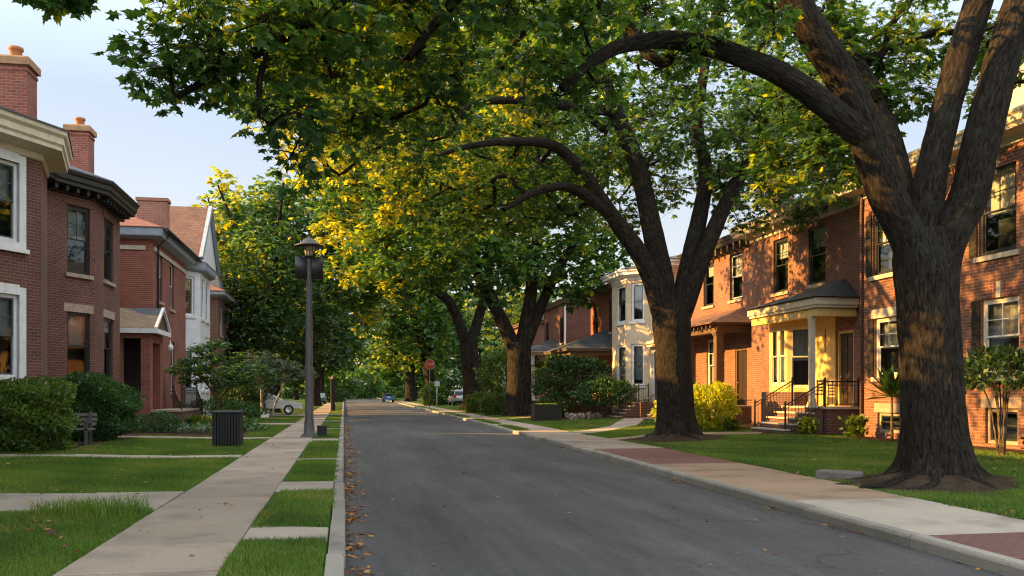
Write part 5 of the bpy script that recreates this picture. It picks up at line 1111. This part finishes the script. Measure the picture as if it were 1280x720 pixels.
bush('bright sunlit yellow bush left of the porch steps', (13.9, 31.9, .85), (1.0, .95, .85), 3600, .15, 'leaf_lime', 83)
bush('low yellow-lit bush beside the second trunk', (13.6, 35.2, .6), (.8, .9, .75), 1500, .14, 'leaf_lime', 84)
bush('tall spreading dark bush in front of the hipped porch', (13.2, 50.6, 2.1), (2.2, 2.1, 1.45), 9000, .16, 'leaf_dark', 85, 'dark bushes by the cream house', low=-.5)
bush('lower feathery dark bush spreading beside the cream house steps', (14.2, 46.9, 1.25), (1.6, 1.6, .95), 6500, .14, 'leaf_yew', 86, 'dark bushes by the cream house', low=-.6)
bush('small green bush between the planter and the dark bushes', (12.2, 50.0, .75), (.9, .9, .75), 2600, .13, 'leaf_bush', 87)
bush('light green shrub behind the third trunk', (12.9, 67, 2.6), (2.5, 2.2, 2.4), 6500, .24, 'leaf_bush', 88)
bush('small round shrub beside the third trunk foot', (9.95, 59.0, .75), (.85, .8, .75), 2200, .15, 'leaf_bush', 89)
bush('white-flowering low shrub left of the third trunk', (10.0, 66, .7), (.95, .9, .8), 2200, .16, 'leaf_bush', 90)
bush('dark hedge behind the red sign', (13, 106, 1.4), (3.6, 2.5, 1.6), 3500, .32, 'leaf_dark', 91)
bush('green hedge left of the silver car', (10.4, 104, 1.2), (1.4, 1.8, 1.3), 2500, .28, 'leaf_bush', 92)
bush('leafy shrub with bare stems below the right hand window', (14.4, 17.2, 1.75), (.95, .9, .6), 1500, .13, 'leaf_dark', 93, stems=9, low=-.5)
bush('low dark shrub at the foot of the plum bay', (-6.9, 35.2, .32), (.9, .8, .4), 2400, .08, 'leaf_yew', 94)
bush('low hedge on the far side of the small spreading tree', (-6.2, 46.5, .5), (2.2, 1.0, .6), 5000, .11, 'leaf_yew', 95)
bush('dark bush beneath the small grey-green tree', (-6.4, 56.5, .9), (1.6, 1.4, 1.0), 4000, .14, 'leaf_dark', 96)
bush('dark mass of shrubs on the left lawn behind the small trees', (-7.5, 60.5, 1.6), (2.4, 1.8, 1.7), 5000, .2, 'leaf_dark', 97)
bush('small evergreen bush on the porch of the brown timber porch house', (15.4, 38.4, 1.35), (.7, .7, .6), 1800, .11, 'leaf_dark', 98)
bush('rounded shrub at the far end of the road', (-2.2, 150, 2.5), (4.5, 3, 2.6), 2600, .6, 'leaf_cool', 99)
bush('tree-like shrub at the far end right of centre', (3.4, 205, 3.2), (5, 3, 3.4), 2600, .7, 'leaf', 100)
bush('far shrub masking the road end, left part', (-9, 205, 2.2), (9, 4, 2.8), 3000, .8, 'leaf_cool', 161, 'shrubs at the road end')
bush('far shrub masking the road end, right part', (17, 214, 2.2), (9, 4, 3.0), 3000, .8, 'leaf', 162, 'shrubs at the road end')
bush('low far hedge past the end of the road', (8, 262, 2.5), (14, 4, 3.2), 3000, 1.0, 'leaf_cool', 163, 'shrubs at the road end')
def tuft(name, label, c, n, h, spread, mat, seed, tmpl=STRAP, wide=1.0, group=None, cat='plant', arch=.6):
    g = np.random.default_rng(seed); z0 = float(gz(c[0])); o = Vector((c[0], c[1], z0))
    az = g.random(n)*6.283; el = g.uniform(.25, 1.3, n); p = np.column_stack([c[0]+g.normal(0, spread*.3, n), c[1]+g.normal(0, spread*.3, n), np.full(n, z0)+(g.random(n)*h*.75 if tmpl is not STRAP else 0)])
    d = np.column_stack([np.cos(az)*np.cos(el), np.sin(az)*np.cos(el), np.sin(el)]); nr = np.column_stack([-np.cos(az)*np.sin(el), -np.sin(az)*np.sin(el), np.cos(el)]); L_ = (h if tmpl is STRAP else min(.24, h*.5))*g.uniform(.6, 1.15, n)
    P, fs, idx, m = leaves(p, d, nr, L_, tmpl); T = thing(name, label, cat, o, group); npmesh('foliage', P, fs, idx, mat, T, tint=np.repeat(np.clip(.5+g.normal(0, .2, n), 0, 1), m))
    return T
tuft('fern', 'yellow-green fern-like plant nearest the dark bush by the brick steps', (-6.0, 38.2), 130, .75, .5, 'leaf_bush', 111, group='plants in the left bed')
T = tuft('garden_plant', 'bright lime plant with an orange flower in the left bed', (-5.55, 39.2), 170, .55, .5, 'leaf_lime', 112, OVAL, group='plants in the left bed')
mb = MB()
for k in range(5): mb.lathe((-5.8+.12*rng.normal(), 39.0+.12*rng.normal(), .5+.1*rng.normal()), [(0, -.03), (.05, 0), (.06, .04), (0, .03)], 8)
mb.build('flower', 'flower_o', T)
for k, (x, y, h, mt, lb) in enumerate([(-4.9, 36.4, .35, 'leaf_yew', 'low leafy plant at the front of the left bed nearest the sidewalk'), (-6.6, 37.0, .3, 'leaf_grey', 'grey-green ground plant beside the dark bush in the left bed'), (-4.6, 40.2, .45, 'leaf', 'leafy plant at the foot of the small spreading tree'), (-3.95, 37.3, .3, 'leaf_yew', 'small plant in the left bed beside the black litter bin'), (-5.6, 35.0, .28, 'leaf_grey', 'pale low plant at the near corner of the left bed')]):
    tuft('garden_plant', lb, (x, y), 420, h, 1.2, mt, 120+k, OVAL, group='plants in the left bed')
T = tuft('palm_like_plant', 'dark spiky plant at window height just left of the big trunk', (15.2, 22.4), 60, .95, .10, 'leaf_dark', 131, STRAP)
for ch in T.children: ch.location.z += 1.25
mb = MB(); mb.tube([(15.2, 22.4, .1), (15.22, 22.42, .8), (15.2, 22.4, 1.45)], [.05, .04, .035], 7); mb.build('stem', 'bark_small', T)
bpy.context.view_layer.update()
for k, (x, y, h, mt, lb) in enumerate([(15.2, 24.2, .75, 'leaf_bush', 'broad-leaved plant below the basement window at left of the big trunk'), (15.0, 26.6, .6, 'leaf_bush', 'small plant against the brick porch base'), (15.1, 16.8, .5, 'leaf_dark', 'low plant under the shrub at the right edge'), (14.0, 30.3, .5, 'leaf_bush', 'small green plant beside the lowest porch step'), (14.4, 36.6, .5, 'leaf_dark', 'small dark plant below the brown porch railing')]):
    tuft('garden_plant', lb, (x, y), 200, h, .5, mt, 140+k, OVAL, group='plants along the right houses')

# ------------------------------------------------------------------ grass
def grass(name, label, pts, h, w, seed, hv=None):
    g = np.random.default_rng(seed); n = len(pts); x, y = pts[:, 0], pts[:, 1]; z = gz(x)-.015; az = g.random(n)*6.283; H = (h if hv is None else hv)*g.uniform(.55, 1.25, n)
    ln = g.uniform(.1, .75, n)*H; bx, by = np.cos(az), np.sin(az); la = az+g.normal(0, .8, n); w_ = w*g.uniform(.6, 1.3, n)
    V = np.zeros((n, 5, 3)); V[:, 0] = np.column_stack([x-bx*w_/2, y-by*w_/2, z]); V[:, 1] = np.column_stack([x+bx*w_/2, y+by*w_/2, z])
    mx_, my_ = x+np.cos(la+1.57)*ln*.35, y+np.sin(la+1.57)*ln*.35; V[:, 2] = np.column_stack([mx_+bx*w_*.4, my_+by*w_*.4, z+H*.6]); V[:, 3] = np.column_stack([mx_-bx*w_*.4, my_-by*w_*.4, z+H*.6])
    V[:, 4] = np.column_stack([x+np.cos(la+1.57)*ln, y+np.sin(la+1.57)*ln, z+H*(1-.25*ln/H)])
    idx = (np.arange(n)[:, None]*5+np.array([0, 1, 2, 3, 3, 2, 4])[None]).ravel()
    patch = .48+.26*np.sin(x*1.3+seed)*np.cos(y*.9+.6*np.sin(x))+.18*np.sin(x*3.1+y*2.3)*np.sin(y*1.7-x); t = np.clip(patch+g.normal(0, .17, n), 0, .93); dry = (np.sin(x*1.9+2*np.sin(y*.7)+seed)*np.sin(y*1.3+np.sin(x*2.3)) > .62); t = np.where(g.random(n) < .03+.30*dry, g.uniform(.90, 1, n), t)
    o = npmesh(name, V.reshape(-1, 3), np.tile([4, 3], n), idx, 'blade', None, tint=np.repeat(t, 5)); tag(o, label, 'grass', kind='stuff'); return o
def scatter(g, x0, x1, bands, reject=()):
    out = []
    for y0, y1, den in bands:
        xa = x0 if callable(x0) else (lambda y: np.full_like(y, x0)); xb = x1 if callable(x1) else (lambda y: np.full_like(y, x1)); wmax = np.max(xb(np.array([y0, y1])))-np.min(xa(np.array([y0, y1]))); n = int(wmax*(y1-y0)*den); y = g.uniform(y0, y1, n); x = g.uniform(np.min(xa(np.array([y0, y1]))), np.max(xb(np.array([y0, y1]))), n)
        e = .06*np.sin(y*5)+.05*np.sin(y*11.3)+.03*np.sin(y*29)+g.normal(0, .03, n); k = (x > xa(y)-.02+e*.6) & (x < xb(y)+.02+e*.6)
        for q in reject:
            if callable(q): k &= ~q(x, y)
            else: k &= ~((x > q[0]) & (x < q[1]) & (y > q[2]) & (y < q[3]))
        out.append(np.column_stack([x[k], y[k]]))
    return np.vstack(out)
g = np.random.default_rng(151)
rejL = [(-30, -2.4, a+.03, b-.03) for a, b, _ in PATHS_L]+[(-9.6, -7.0, 24.3, 36.5), (-8, -3.7, 32.6, 41.3)]
P = scatter(g, -9.3, -2.5, [(7.4, 12.6, 4600), (14.6, 22.2, 2400), (22.9, 33, 1100), (33, 56, 450)], rejL); dist = np.hypot(P[:, 0]+3.4, (P[:, 1]-12.0)*1.2); hv = .075+.10*np.exp(-(dist/.75)**2)+.012*np.sin(P[:, 0]*2.2)*np.sin(P[:, 1]*1.7)
grass('grass', 'left front lawns of short green grass beside the sidewalk', P, .075, .006, 151, .82*hv*np.where(P[:, 1] > 22, 1.15, 1))
n = 900; a = g.random(n)*6.28; rr = g.random(n)**.6*.55; grass('grass', 'long shaggy tuft of grass at the lawn corner by the cross path', np.column_stack([-3.2+rr*np.cos(a)*1.3, 12.1+rr*np.sin(a)*.8]), .27, .012, 152)
P = scatter(g, -1.08, -.19, [(6.8, 12, 5200), (12, 22, 3200), (22, 40, 1400), (40, 75, 500)], [(-2, 0, a+.02, b-.02) for a, b, _ in VERGE_L]); grass('grass', 'strip of grass between the left sidewalk and kerb', P, .085, .006, 153, .055+.03*np.abs(np.sin(P[:, 1]*.9)))
def nearpath(x, y):
    k = np.zeros(len(x), bool)
    for pts, w in (([(9.0, 28.3), (11.5, 30.2), (14.2, 28.3)], 1.25), ([(9.05, 33.3), (12.2, 37.5), (15.6, 45.6)], 1.2), ([(9.1, 50.6), (13.6, 55)], 1.2)):
        for p, q in zip(pts[:-1], pts[1:]):
            d = np.array(q)-np.array(p); t = np.clip(((x-p[0])*d[0]+(y-p[1])*d[1])/d.dot(d), 0, 1); k |= np.hypot(x-p[0]-d[0]*t, y-p[1]-d[1]*t) < w/2-.01
    return k
soil = lambda x, y: (((x-10.0)/1.4)**2+((y-13.55)/1.2)**2 < 1+.35*np.sin(4*np.arctan2(y-13.55, x-10))) | (((x-10.8)/1.5)**2+((y-27.7)/1.6)**2 < 1)
P = scatter(g, lambda y: walk_x(y), 15.0, [(9, 16, 2200), (16, 26, 1500), (26, 40, 800), (40, 75, 300), (75, 110, 90)], [nearpath, soil, (11.9, 16.4, 46.8, 55.8)]); grass('grass', 'right front lawns of short green grass under the big trees', P, .08, .008, 154, np.where(P[:, 1] > 40, .1, .065))
P = scatter(g, lambda y: kerb_x(y)+.19, lambda y: kerb_x(y)+.74, [(36, 60, 500), (60, 100, 200)], [(0, 30, a, b) for a, b in ((41.5, 43.5), (51, 55.5), (69, 74), (84, 88))]); grass('grass', 'narrow strip of grass along the right kerb', P, .1, .014, 155)
# ------------------------------------------------------------------ street furniture
def street_lamp():
    x, y = -1.22, 32.2; T = thing('street_lamp', 'tall grey street lamp with black hood and two dark curved panels on the left verge', 'street lamp', (x, y, 0))
    mb = MB(); mb.lathe((x, y, 0), [(.24, -.05), (.24, .06), (.20, .10), (.175, .5), (.165, .56), (.15, .62), (.105, 5.6), (.10, 6.35)], 20); mb.build('pole', 'pole', T)
    mb = MB(); mb.prism([(x-.3, y-.3), (x+.3, y-.3), (x+.3, y+.3), (x-.3, y+.3)], -.02, .05, None, .015)
    for a in (-.22, .22):
        for b in (-.22, .22): mb.lathe((x+a, y+b, .05), [(.03, 0), (.03, .04), (0, .05)], 6)
    mb.build('base_plate', 'pole', T)
    for s in (-1, 1):                                                 # two half-round panels clasping the pole
        mb = MB(); cx = x+s*.26; n = 14
        for k in range(n):
            t0, t1 = [math.radians(-150+120*q/n) if False else math.radians(-90-75+150*q/n) for q in (k, k+1)]
            f = lambda t, r, z: Vector((cx+r*math.cos(t), y+.02+r*.62*math.sin(t), z))
            mb.face([f(t0, .235, 5.62), f(t1, .235, 5.62), f(t1, .235, 6.42), f(t0, .235, 6.42)], smooth=True)
        f0, f1 = math.radians(-165), math.radians(-15)
        for z, rv in ((5.62, 1), (6.42, 0)):
            p = [Vector((cx+.235*math.cos(f0+(f1-f0)*k/n), y+.02+.235*.62*math.sin(f0+(f1-f0)*k/n), z)) for k in range(n+1)]; mb.face(p[::-1] if rv else p)
        mb.face([(cx+.227, y-.02, 5.62), (cx-.227, y-.02, 5.62), (cx-.227, y-.02, 6.42), (cx+.227, y-.02, 6.42)])
        P_ = mb.build('side_panel', 'lampbox', T)
        mb = MB()
        for z in (5.72, 6.3): mb.box(min(x, cx)-.0, max(x, cx), y-.05, y+.05, z, z+.05)
        mb.build('bracket', 'pole', P_)
    mb = MB(); mb.lathe((x, y, 6.35), [(.12, 0), (.14, .06), (.16, .10)], 12); mb.build('collar', 'iron', T)
    mb = MB(); mb.lathe((x, y, 6.45), [(.13, 0), (.20, .36), (.0, .37)], 8, smooth=False); G = mb.build('lantern', 'lampglass', T)
    mb = MB()
    for k in range(8): a = 2*math.pi*k/8; mb.tube([(x+.135*math.cos(a), y+.135*math.sin(a), 6.45), (x+.205*math.cos(a), y+.205*math.sin(a), 6.81)], .011, 5)
    mb.build('lantern_bar', 'iron', G)
    mb = MB(); mb.lathe((x, y, 6.80), [(0, 0), (.52, -.02), (.53, .02), (.30, .10), (.20, .24), (.05, .30), (.04, .36), (0, .38)], 20); mb.build('hood', 'iron', T)
street_lamp()
mb = MB(); mb.box(-.95, -.62, 32.5, 33.1, 0, .34); mb.box(-.97, -.60, 32.48, 33.12, .341, .38); tag(mb.build('utility_box', 'plastic', None, (-.8, 32.8, 0)), 'low black box standing on the verge just behind the lamp post', 'utility box')
def bin_():
    x, y = -3.4, 27.4; T = thing('litter_bin', 'black slatted square litter bin on the lawn beside the sidewalk', 'litter bin', (x, y, 0)); w = .40
    mb = MB(); n = 9
    for f in range(4):
        for k in range(n):
            a = -w+.04+(2*w-.08)*(k+.5)/n; h = (2*w-.08)/n*.36
            q = {0: (a-h, a+h, -w, -w+.025), 1: (a-h, a+h, w-.025, w), 2: (-w, -w+.025, a-h, a+h), 3: (w-.025, w, a-h, a+h)}[f]; mb.box(x+q[0], x+q[1], y+q[2], y+q[3], .07, .96)
    mb.build('slats', 'plastic', T)
    mb = MB()
    for a in (-w, w-.04):
        for b in (-w, w-.04): mb.box(x+a, x+a+.04, y+b, y+b+.04, 0, .98)
    for z in (.05, .93): mb.box(x-w+.026, x+w-.026, y-w+.026, y+w-.026, z, z+.02)
    mb.build('frame', 'plastic', T)
    mb = MB(); mb.lathe((x, y, .08), [(0, 0), (.33, 0), (.34, .84)], 20); mb.build('liner', 'iron', T)
    mb = MB(); mb.prism([(x-w-.03, y-w-.03), (x+w+.03, y-w-.03), (x+w+.03, y+w+.03), (x-w-.03, y+w+.03)], .98, 1.04, None, .03); mb.build('lid', 'plastic', T)
bin_()
def bench():
    T = thing('park_bench', 'dark garden bench between the two clipped bushes, pale end post', 'bench', (-8.4, 28.5, .1)); z = .1
    mb = MB()
    for k in range(4): mb.box(-9.35, -7.65, 28.3+k*.12, 28.3+k*.12+.09, z+.42, z+.455)
    mb.build('seat', 'wood_grey', T); mb = MB()
    for k in range(3): mb.box(-9.35, -7.65, 28.80+k*.02, 28.825+k*.02, z+.54+k*.13, z+.63+k*.13)
    mb.build('backrest', 'wood_grey', T)
    for x in (-9.2, -7.8): mb = MB(); mb.box(x-.04, x+.04, 28.3, 28.36, z-.05, z+.62); mb.box(x-.04, x+.04, 28.74, 28.80, z-.05, z+.92); mb.box(x-.045, x+.045, 28.26, 28.82, z+.621, z+.66); mb.box(x-.035, x+.035, 28.361, 28.739, z+.36, z+.41); mb.build('leg', 'pole', T)
bench(); [o for o in C.objects if o.name == 'park_bench'][0].location = (-7.8, 27.0, .1)
def planter():
    x, y, z = 10.75, 46.4, .06; T = thing('planter_box', 'black planter box at the edge of the right sidewalk', 'planter', (x, y, z)); hx, hy = .75, .5
    mb = MB(); mb.box(x-hx, x+hx, y-hy, y-hy+.05, z-.02, z+.88); mb.box(x-hx, x+hx, y+hy-.05, y+hy, z-.02, z+.88); mb.box(x-hx, x-hx+.05, y-hy+.05, y+hy-.05, z-.02, z+.88); mb.box(x+hx-.05, x+hx, y-hy+.05, y+hy-.05, z-.02, z+.88); mb.build('box', 'plastic', T)
    mb = MB(); mb.box(x-hx+.051, x+hx-.051, y-hy+.051, y+hy-.051, z+.5, z+.80); mb.build('soil', 'mulch', T)
    g = np.random.default_rng(5); n = 160; p = np.column_stack([g.uniform(x-.6, x+.6, n), g.uniform(y-.35, y+.35, n), np.full(n, z+.8)]); d = np.column_stack([g.normal(0, .6, n), g.normal(0, .6, n), np.ones(n)]); P, fs, idx, m = leaves(p, d, g.normal(size=(n, 3)), np.full(n, .16), OVAL); npmesh('foliage', P, fs, idx, 'leaf_lime', T, tint=np.repeat(g.random(n), m))
planter()
def rock(name, label, c, r, seed, mat, cat='rock', group=None):
    bm = bmesh.new(); bmesh.ops.create_icosphere(bm, subdivisions=3, radius=1); g = random.Random(seed)
    k = [g.uniform(-3, 3) for _ in range(6)]
    for v in bm.verts:
        p = v.co; f = 1+.16*math.sin(3*p.x+k[0])*math.cos(3*p.y+k[1])+.10*math.sin(6*p.z+k[2]+4*p.x); m = max(abs(p.x), abs(p.y), abs(p.z)); v.co = Vector((p.x*r[0], p.y*r[1], p.z*r[2]))*f/(m**.35)
    me = bpy.data.meshes.new(name); bm.to_mesh(me); bm.free(); me.materials.append(M[mat]); o = bpy.data.objects.new(name, me); C.objects.link(o); o.location = c; o.rotation_euler = (0, 0, g.uniform(0, 6)); return tag(o, label, cat, group)
for k in range(13):
    rock('garden_rock', 'pinkish rock in the row edging the bed under the dark bushes', (11.9+.19*k+random.uniform(-.04, .04), 46.35+.06*k+random.uniform(-.1, .1), .22+random.uniform(-.03, .06)), (.13+random.uniform(-.03, .04), .14, .19+random.uniform(-.05, .05)), k, 'rock_pink' if k % 3 else 'rock', group='rocks edging the right hand bed')
mb = MB(); w = Wall((8.65, 15.05), (9.25, 14.35)); mb.prism([(0, -.22), (.75, -.27), (.86, .05), (.5, .22), (.05, .18)], .0, .15, w, .02); tag(mb.build('stone_slab', 'rock', None, (8.9, 14.7, 0)), 'flat weathered slab lying on the grass edge beside the big trunk roots', 'slab')
def stop_sign():
    x, y = 7.95, 83; z = 4.2; T = thing('stop_sign', 'octagonal red-orange stop sign on a tall post beside the right kerb', 'road sign', (x, y, 0)); r = .5
    mb = MB(); mb.tube([(x, y+.06, -.1), (x, y+.06, z+.4)], .045, 8); mb.build('post', 'wood_grey', T)
    for nm, mt, rr, o in (('sign_border', 'sign_white', r, 0), ('sign_face', 'sign_red', r*.92, .012)):
        mb = MB(); p = [Vector((x+rr*math.cos(math.pi/8+k*math.pi/4), y-o, z+rr*math.sin(math.pi/8+k*math.pi/4))) for k in range(8)]; q = [v+Vector((0, .012, 0)) for v in p]
        mb.face(p); mb.face(q[::-1])
        for k in range(8): mb.face([p[k], q[k], q[(k+1) % 8], p[(k+1) % 8]])
        S = mb.build(nm, mt, T)
    text(T, 'STOP', (x, y-.018, z), (math.pi/2, 0, 0), .33, 'sign_white', 'lettering', .002)
stop_sign()
T = thing('street_sign', 'pale green sign post with a small pale blue plate near the far trunk', 'sign', (9.35, 90, 0)); mb = MB(); mb.tube([(9.35, 90, -.1), (9.35, 90, 2.75)], .06, 8); mb.build('post', 'sign_green', T)
mb = MB(); mb.box(9.1, 9.62, 89.9, 89.93, 2.2, 2.7); mb.build('sign_plate', 'siding', T)
T = thing('yard_sign', 'small plain white yard sign under the grey-green tree', 'sign', (-4.5, 52.9, 0)); mb = MB(); mb.box(-4.72, -4.28, 52.88, 52.9, .12, .52); mb.build('sign_plate', 'sign_white', T); mb = MB(); mb.box(-4.7, -4.67, 52.9, 52.92, -.1, .5); mb.box(-4.33, -4.3, 52.9, 52.92, -.1, .5); mb.build('stake', 'wood_grey', T)
T = thing('post', 'dark wooden post on the left verge beyond the street lamp', 'post', (-.9, 76, 0)); mb = MB(); mb.box(-1.1, -.72, 75.85, 76.2, -.1, 2.7, None, .03); mb.build('shaft', 'black_trim', T); mb = MB(); mb.lathe((-.91, 76, 2.7), [(.28, 0), (.28, .08), (.1, .3), (0, .34)], 4, smooth=False); mb.build('cap', 'black_trim', T)
pts = [Vector((-5.4, 69.5, 6.1)).lerp(Vector((10.3, 75.0, 6.7)), k/16)+Vector((0, 0, -.55*(1-(k/8-1)**2))) for k in range(17)]
mb = MB(); mb.tube(pts, .022, 5); tag(mb.build('overhead_cable', 'wire', None, pts[0]), 'thin dark cable slung across the street between trees', 'cable')
# pale driveway with a parked white car, other parked cars
mb = MB()
for k in range(6): slab(mb, [(-2.505-1.4*(k+1), 61.0), (-2.505-1.4*k, 61.0), (-2.505-1.4*k, 65.2), (-2.505-1.4*(k+1), 65.2)], .016, zf=gz)
tag(mb.build('driveway', 'walk_pale'), kind='structure')
def car(label, loc, yaw, paint, suv=False):
    T = thing('parked_car', label, 'car', loc, 'parked cars', yaw); og = Vector((0, 0, 0)); L_ = 4.5; W_ = .9
    if suv: prof = [(-2.25, .45), (-2.28, .95), (-2.15, 1.15), (-1.95, 1.70), (-1.6, 1.82), (.35, 1.80), (1.05, 1.18), (2.0, 1.05), (2.25, .85), (2.28, .45)]; belt = 1.1
    else: prof = [(-2.2, .42), (-2.26, .80), (-2.1, .98), (-1.5, 1.02), (-.9, 1.40), (.25, 1.44), (1.1, .98), (2.0, .88), (2.24, .7), (2.26, .42)]; belt = .98
    hw = lambda z: W_-max(0, z-belt)*.34-max(0, .6-z)*.12
    def side(s): return [Vector((x, s*hw(z)*(1-.07*max(0, abs(x)-1.7)), z)) for x, z in prof]
    def B_(mb, name, mat, par=T):
        o = mb.build(name, mat, None, og); o.parent = par; return o
    mb = MB(); a, b = side(1), side(-1); mb.face(a[::-1]); mb.face(b); n = len(prof)
    for k in range(n): k2 = (k+1) % n; mb.face([b[k2], b[k], a[k], a[k2]])
    body = B_(mb, 'body', paint)
    mb = MB(); zr, zb = (1.66, 1.16) if suv else (1.36, 1.02); xr = (-1.75, -.5, .3, .88) if suv else (-.85, -.25, .22, .86); xb0 = -1.95 if suv else -1.35
    for s in (1, -1):
        for q in (((xb0, zb), (xr[1]-.05, zb), (xr[1]-.05, zr), (xr[0], zr)), ((xr[1]+.05, zb), (xr[3], zb), (xr[2], zr), (xr[1]+.05, zr))):
            p = [(x, s*(hw(z)+.006), z) for x, z in q]; mb.face(p if s < 0 else p[::-1])
    B_(mb, 'side_window', 'carglass')
    def endglass(nm, x0, z0, x1, z1, ins):
        mb = MB(); d = .012*(1 if x1 < x0 else -1); mb.face([(x0+d, -hw(z0)+ins, z0+.012), (x0+d, hw(z0)-ins, z0+.012), (x1+d, hw(z1)-ins, z1+.012), (x1+d, -hw(z1)+ins, z1+.012)][::(1 if x1 < x0 else -1)]); B_(mb, nm, 'carglass')
    (endglass('windscreen', 1.0, 1.22, .42, 1.74, .08), endglass('rear_window', -2.13, 1.2, -1.98, 1.64, .10)) if suv else (endglass('windscreen', 1.04, 1.01, .34, 1.39, .08), endglass('rear_window', -1.46, 1.045, -.96, 1.36, .08))
    for x in (-1.4, 1.4):
        for s in (1, -1):
            mb = MB(); R_ = .34; n = 20; y0, y1 = s*.66, s*.90
            pr = [(.20, y0), (R_-.02, y0), (R_, y0+s*.03), (R_, y1-s*.03), (R_-.02, y1), (.21, y1)]
            for k in range(len(pr)-1):
                for j in range(n):
                    t0, t1 = 2*math.pi*j/n, 2*math.pi*(j+1)/n; f = lambda r, y, t: (x+r*math.cos(t), y, R_+r*math.sin(t)); q = [f(*pr[k], t0), f(*pr[k], t1), f(*pr[k+1], t1), f(*pr[k+1], t0)]; mb.face(q if s > 0 else q[::-1], smooth=True)
            wheel = B_(mb, 'wheel', 'rubber'); mb = MB(); c = (x, y1-s*.02, R_)
            for j in range(n): t0, t1 = 2*math.pi*j/n, 2*math.pi*(j+1)/n; mb.face([c, (x+.21*math.cos(t0), y1, R_+.21*math.sin(t0)), (x+.21*math.cos(t1), y1, R_+.21*math.sin(t1))])
            B_(mb, 'rim', 'chrome', wheel)
    for s in (1, -1):
        mb = MB(); z = (.95, 1.3) if suv else (.72, .92); mb.box(-2.30, -2.16, s*.74-.12, s*.74+.12, *z); B_(mb, 'tail_light', 'tail'); mb = MB(); mb.box(2.12, 2.27, s*.66-.16, s*.66+.16, .66, .8); B_(mb, 'headlight', 'headl')
    B_(MB().box(-2.36, -2.2, -.84, .84, .42, .62), 'bumper', 'plastic' if suv else paint); B_(MB().box(2.2, 2.34, -.84, .84, .38, .58), 'bumper', 'plastic' if suv else paint)
    mb = MB(); mb.box(-2.30, -2.27, -.26, .26, .76, .89); B_(mb, 'number_plate', 'sign_white'); return T
car('silver estate car with red tail lights parked behind the fourth trunk', (12.7, 99, .02), R(92), 'car_silver', True)
car('blue car parked at the far right kerb', (7.35, 150, -.1), R(90), 'car_blue')
car('white car standing low in the pale driveway behind the street lamp', (-5.2, 63.2, .05), R(4), 'car_white')
car('dark teal car parked far down on the left', (-3.3, 122, .02), R(88), 'car_teal')
car('dark car far away at the left kerb', (-1.6, 165, .0), R(90), 'car_dark')
# ------------------------------------------------------------------ fallen leaves
g = np.random.default_rng(201)
def litter(label, x, y, z, size):
    n = len(x); az = g.random(n)*6.283; d = np.column_stack([np.cos(az), np.sin(az), g.normal(.0, .12, n)]); nr = np.column_stack([g.normal(0, .25, n), g.normal(0, .25, n), np.ones(n)]); P, fs, idx, m = leaves(np.column_stack([x, y, z+.012+g.random(n)*.015]), d, nr, size*(1+g.uniform(-.35, .4, n)), LOBED)
    P = P.copy(); o = npmesh('leaf_litter', P, fs, idx, 'dead', None, tint=np.repeat(g.random(n), m)); tag(o, label, 'fallen leaves', kind='stuff')
n = 1500; y = 5.5+g.random(n)**1.3*42; k = np.sin(y*2.1)+np.sin(y*5.3+1)+g.normal(0, .6, n) > -.3; y = y[k]; x = np.abs(g.normal(.0, .14, len(y)))+.04; litter('brown fallen leaves drifted along the left gutter', x, y, np.full(len(y), -.125), .10)
n = 700; y = 7+g.random(n)*38; k = np.sin(y*1.3)+np.sin(y*3.1+2)+g.normal(0, .4, n) > .7; y = y[k]; x = kerb_x(y)-.05-np.abs(g.normal(0, .10, len(y))); litter('orange fallen leaves lying in drifts along the right gutter', x, y, np.full(len(y), -.125), .085)
n = 130; y = g.uniform(6.5, 40, n); x = g.uniform(.3, 6, n); litter('scattered dry leaves on the road', x, y, -.13+.07*(1-(2*x/6.3-1)**2), .07)
n = 230; y = g.uniform(8, 24, n); x = g.uniform(-8, -2.6, n); litter('a few dry leaves on the left lawns', x, y, gz(x)+.04, .08)
x = np.array([-3.86, -3.8, -3.45, -3.5, -3.62, -3.3, -4.3, -3.2]); y = np.array([11.6, 11.45, 11.2, 11.1, 11.32, 11.05, 10.9, 10.5]); litter('small group of orange leaves lying on the nearest left grass', x, y, np.full(len(x), .06), .12)
n = 170; y = g.uniform(10, 40, n); x = g.uniform(8.6, 14.5, n); litter('a few dry leaves on the right lawns', x, y, gz(x)+.04, .08)
n = 45; y = g.uniform(7, 40, n); x = g.uniform(-2.5, -1.1, n); litter('a few dry leaves on the left sidewalk', x, y, np.zeros(n), .07)
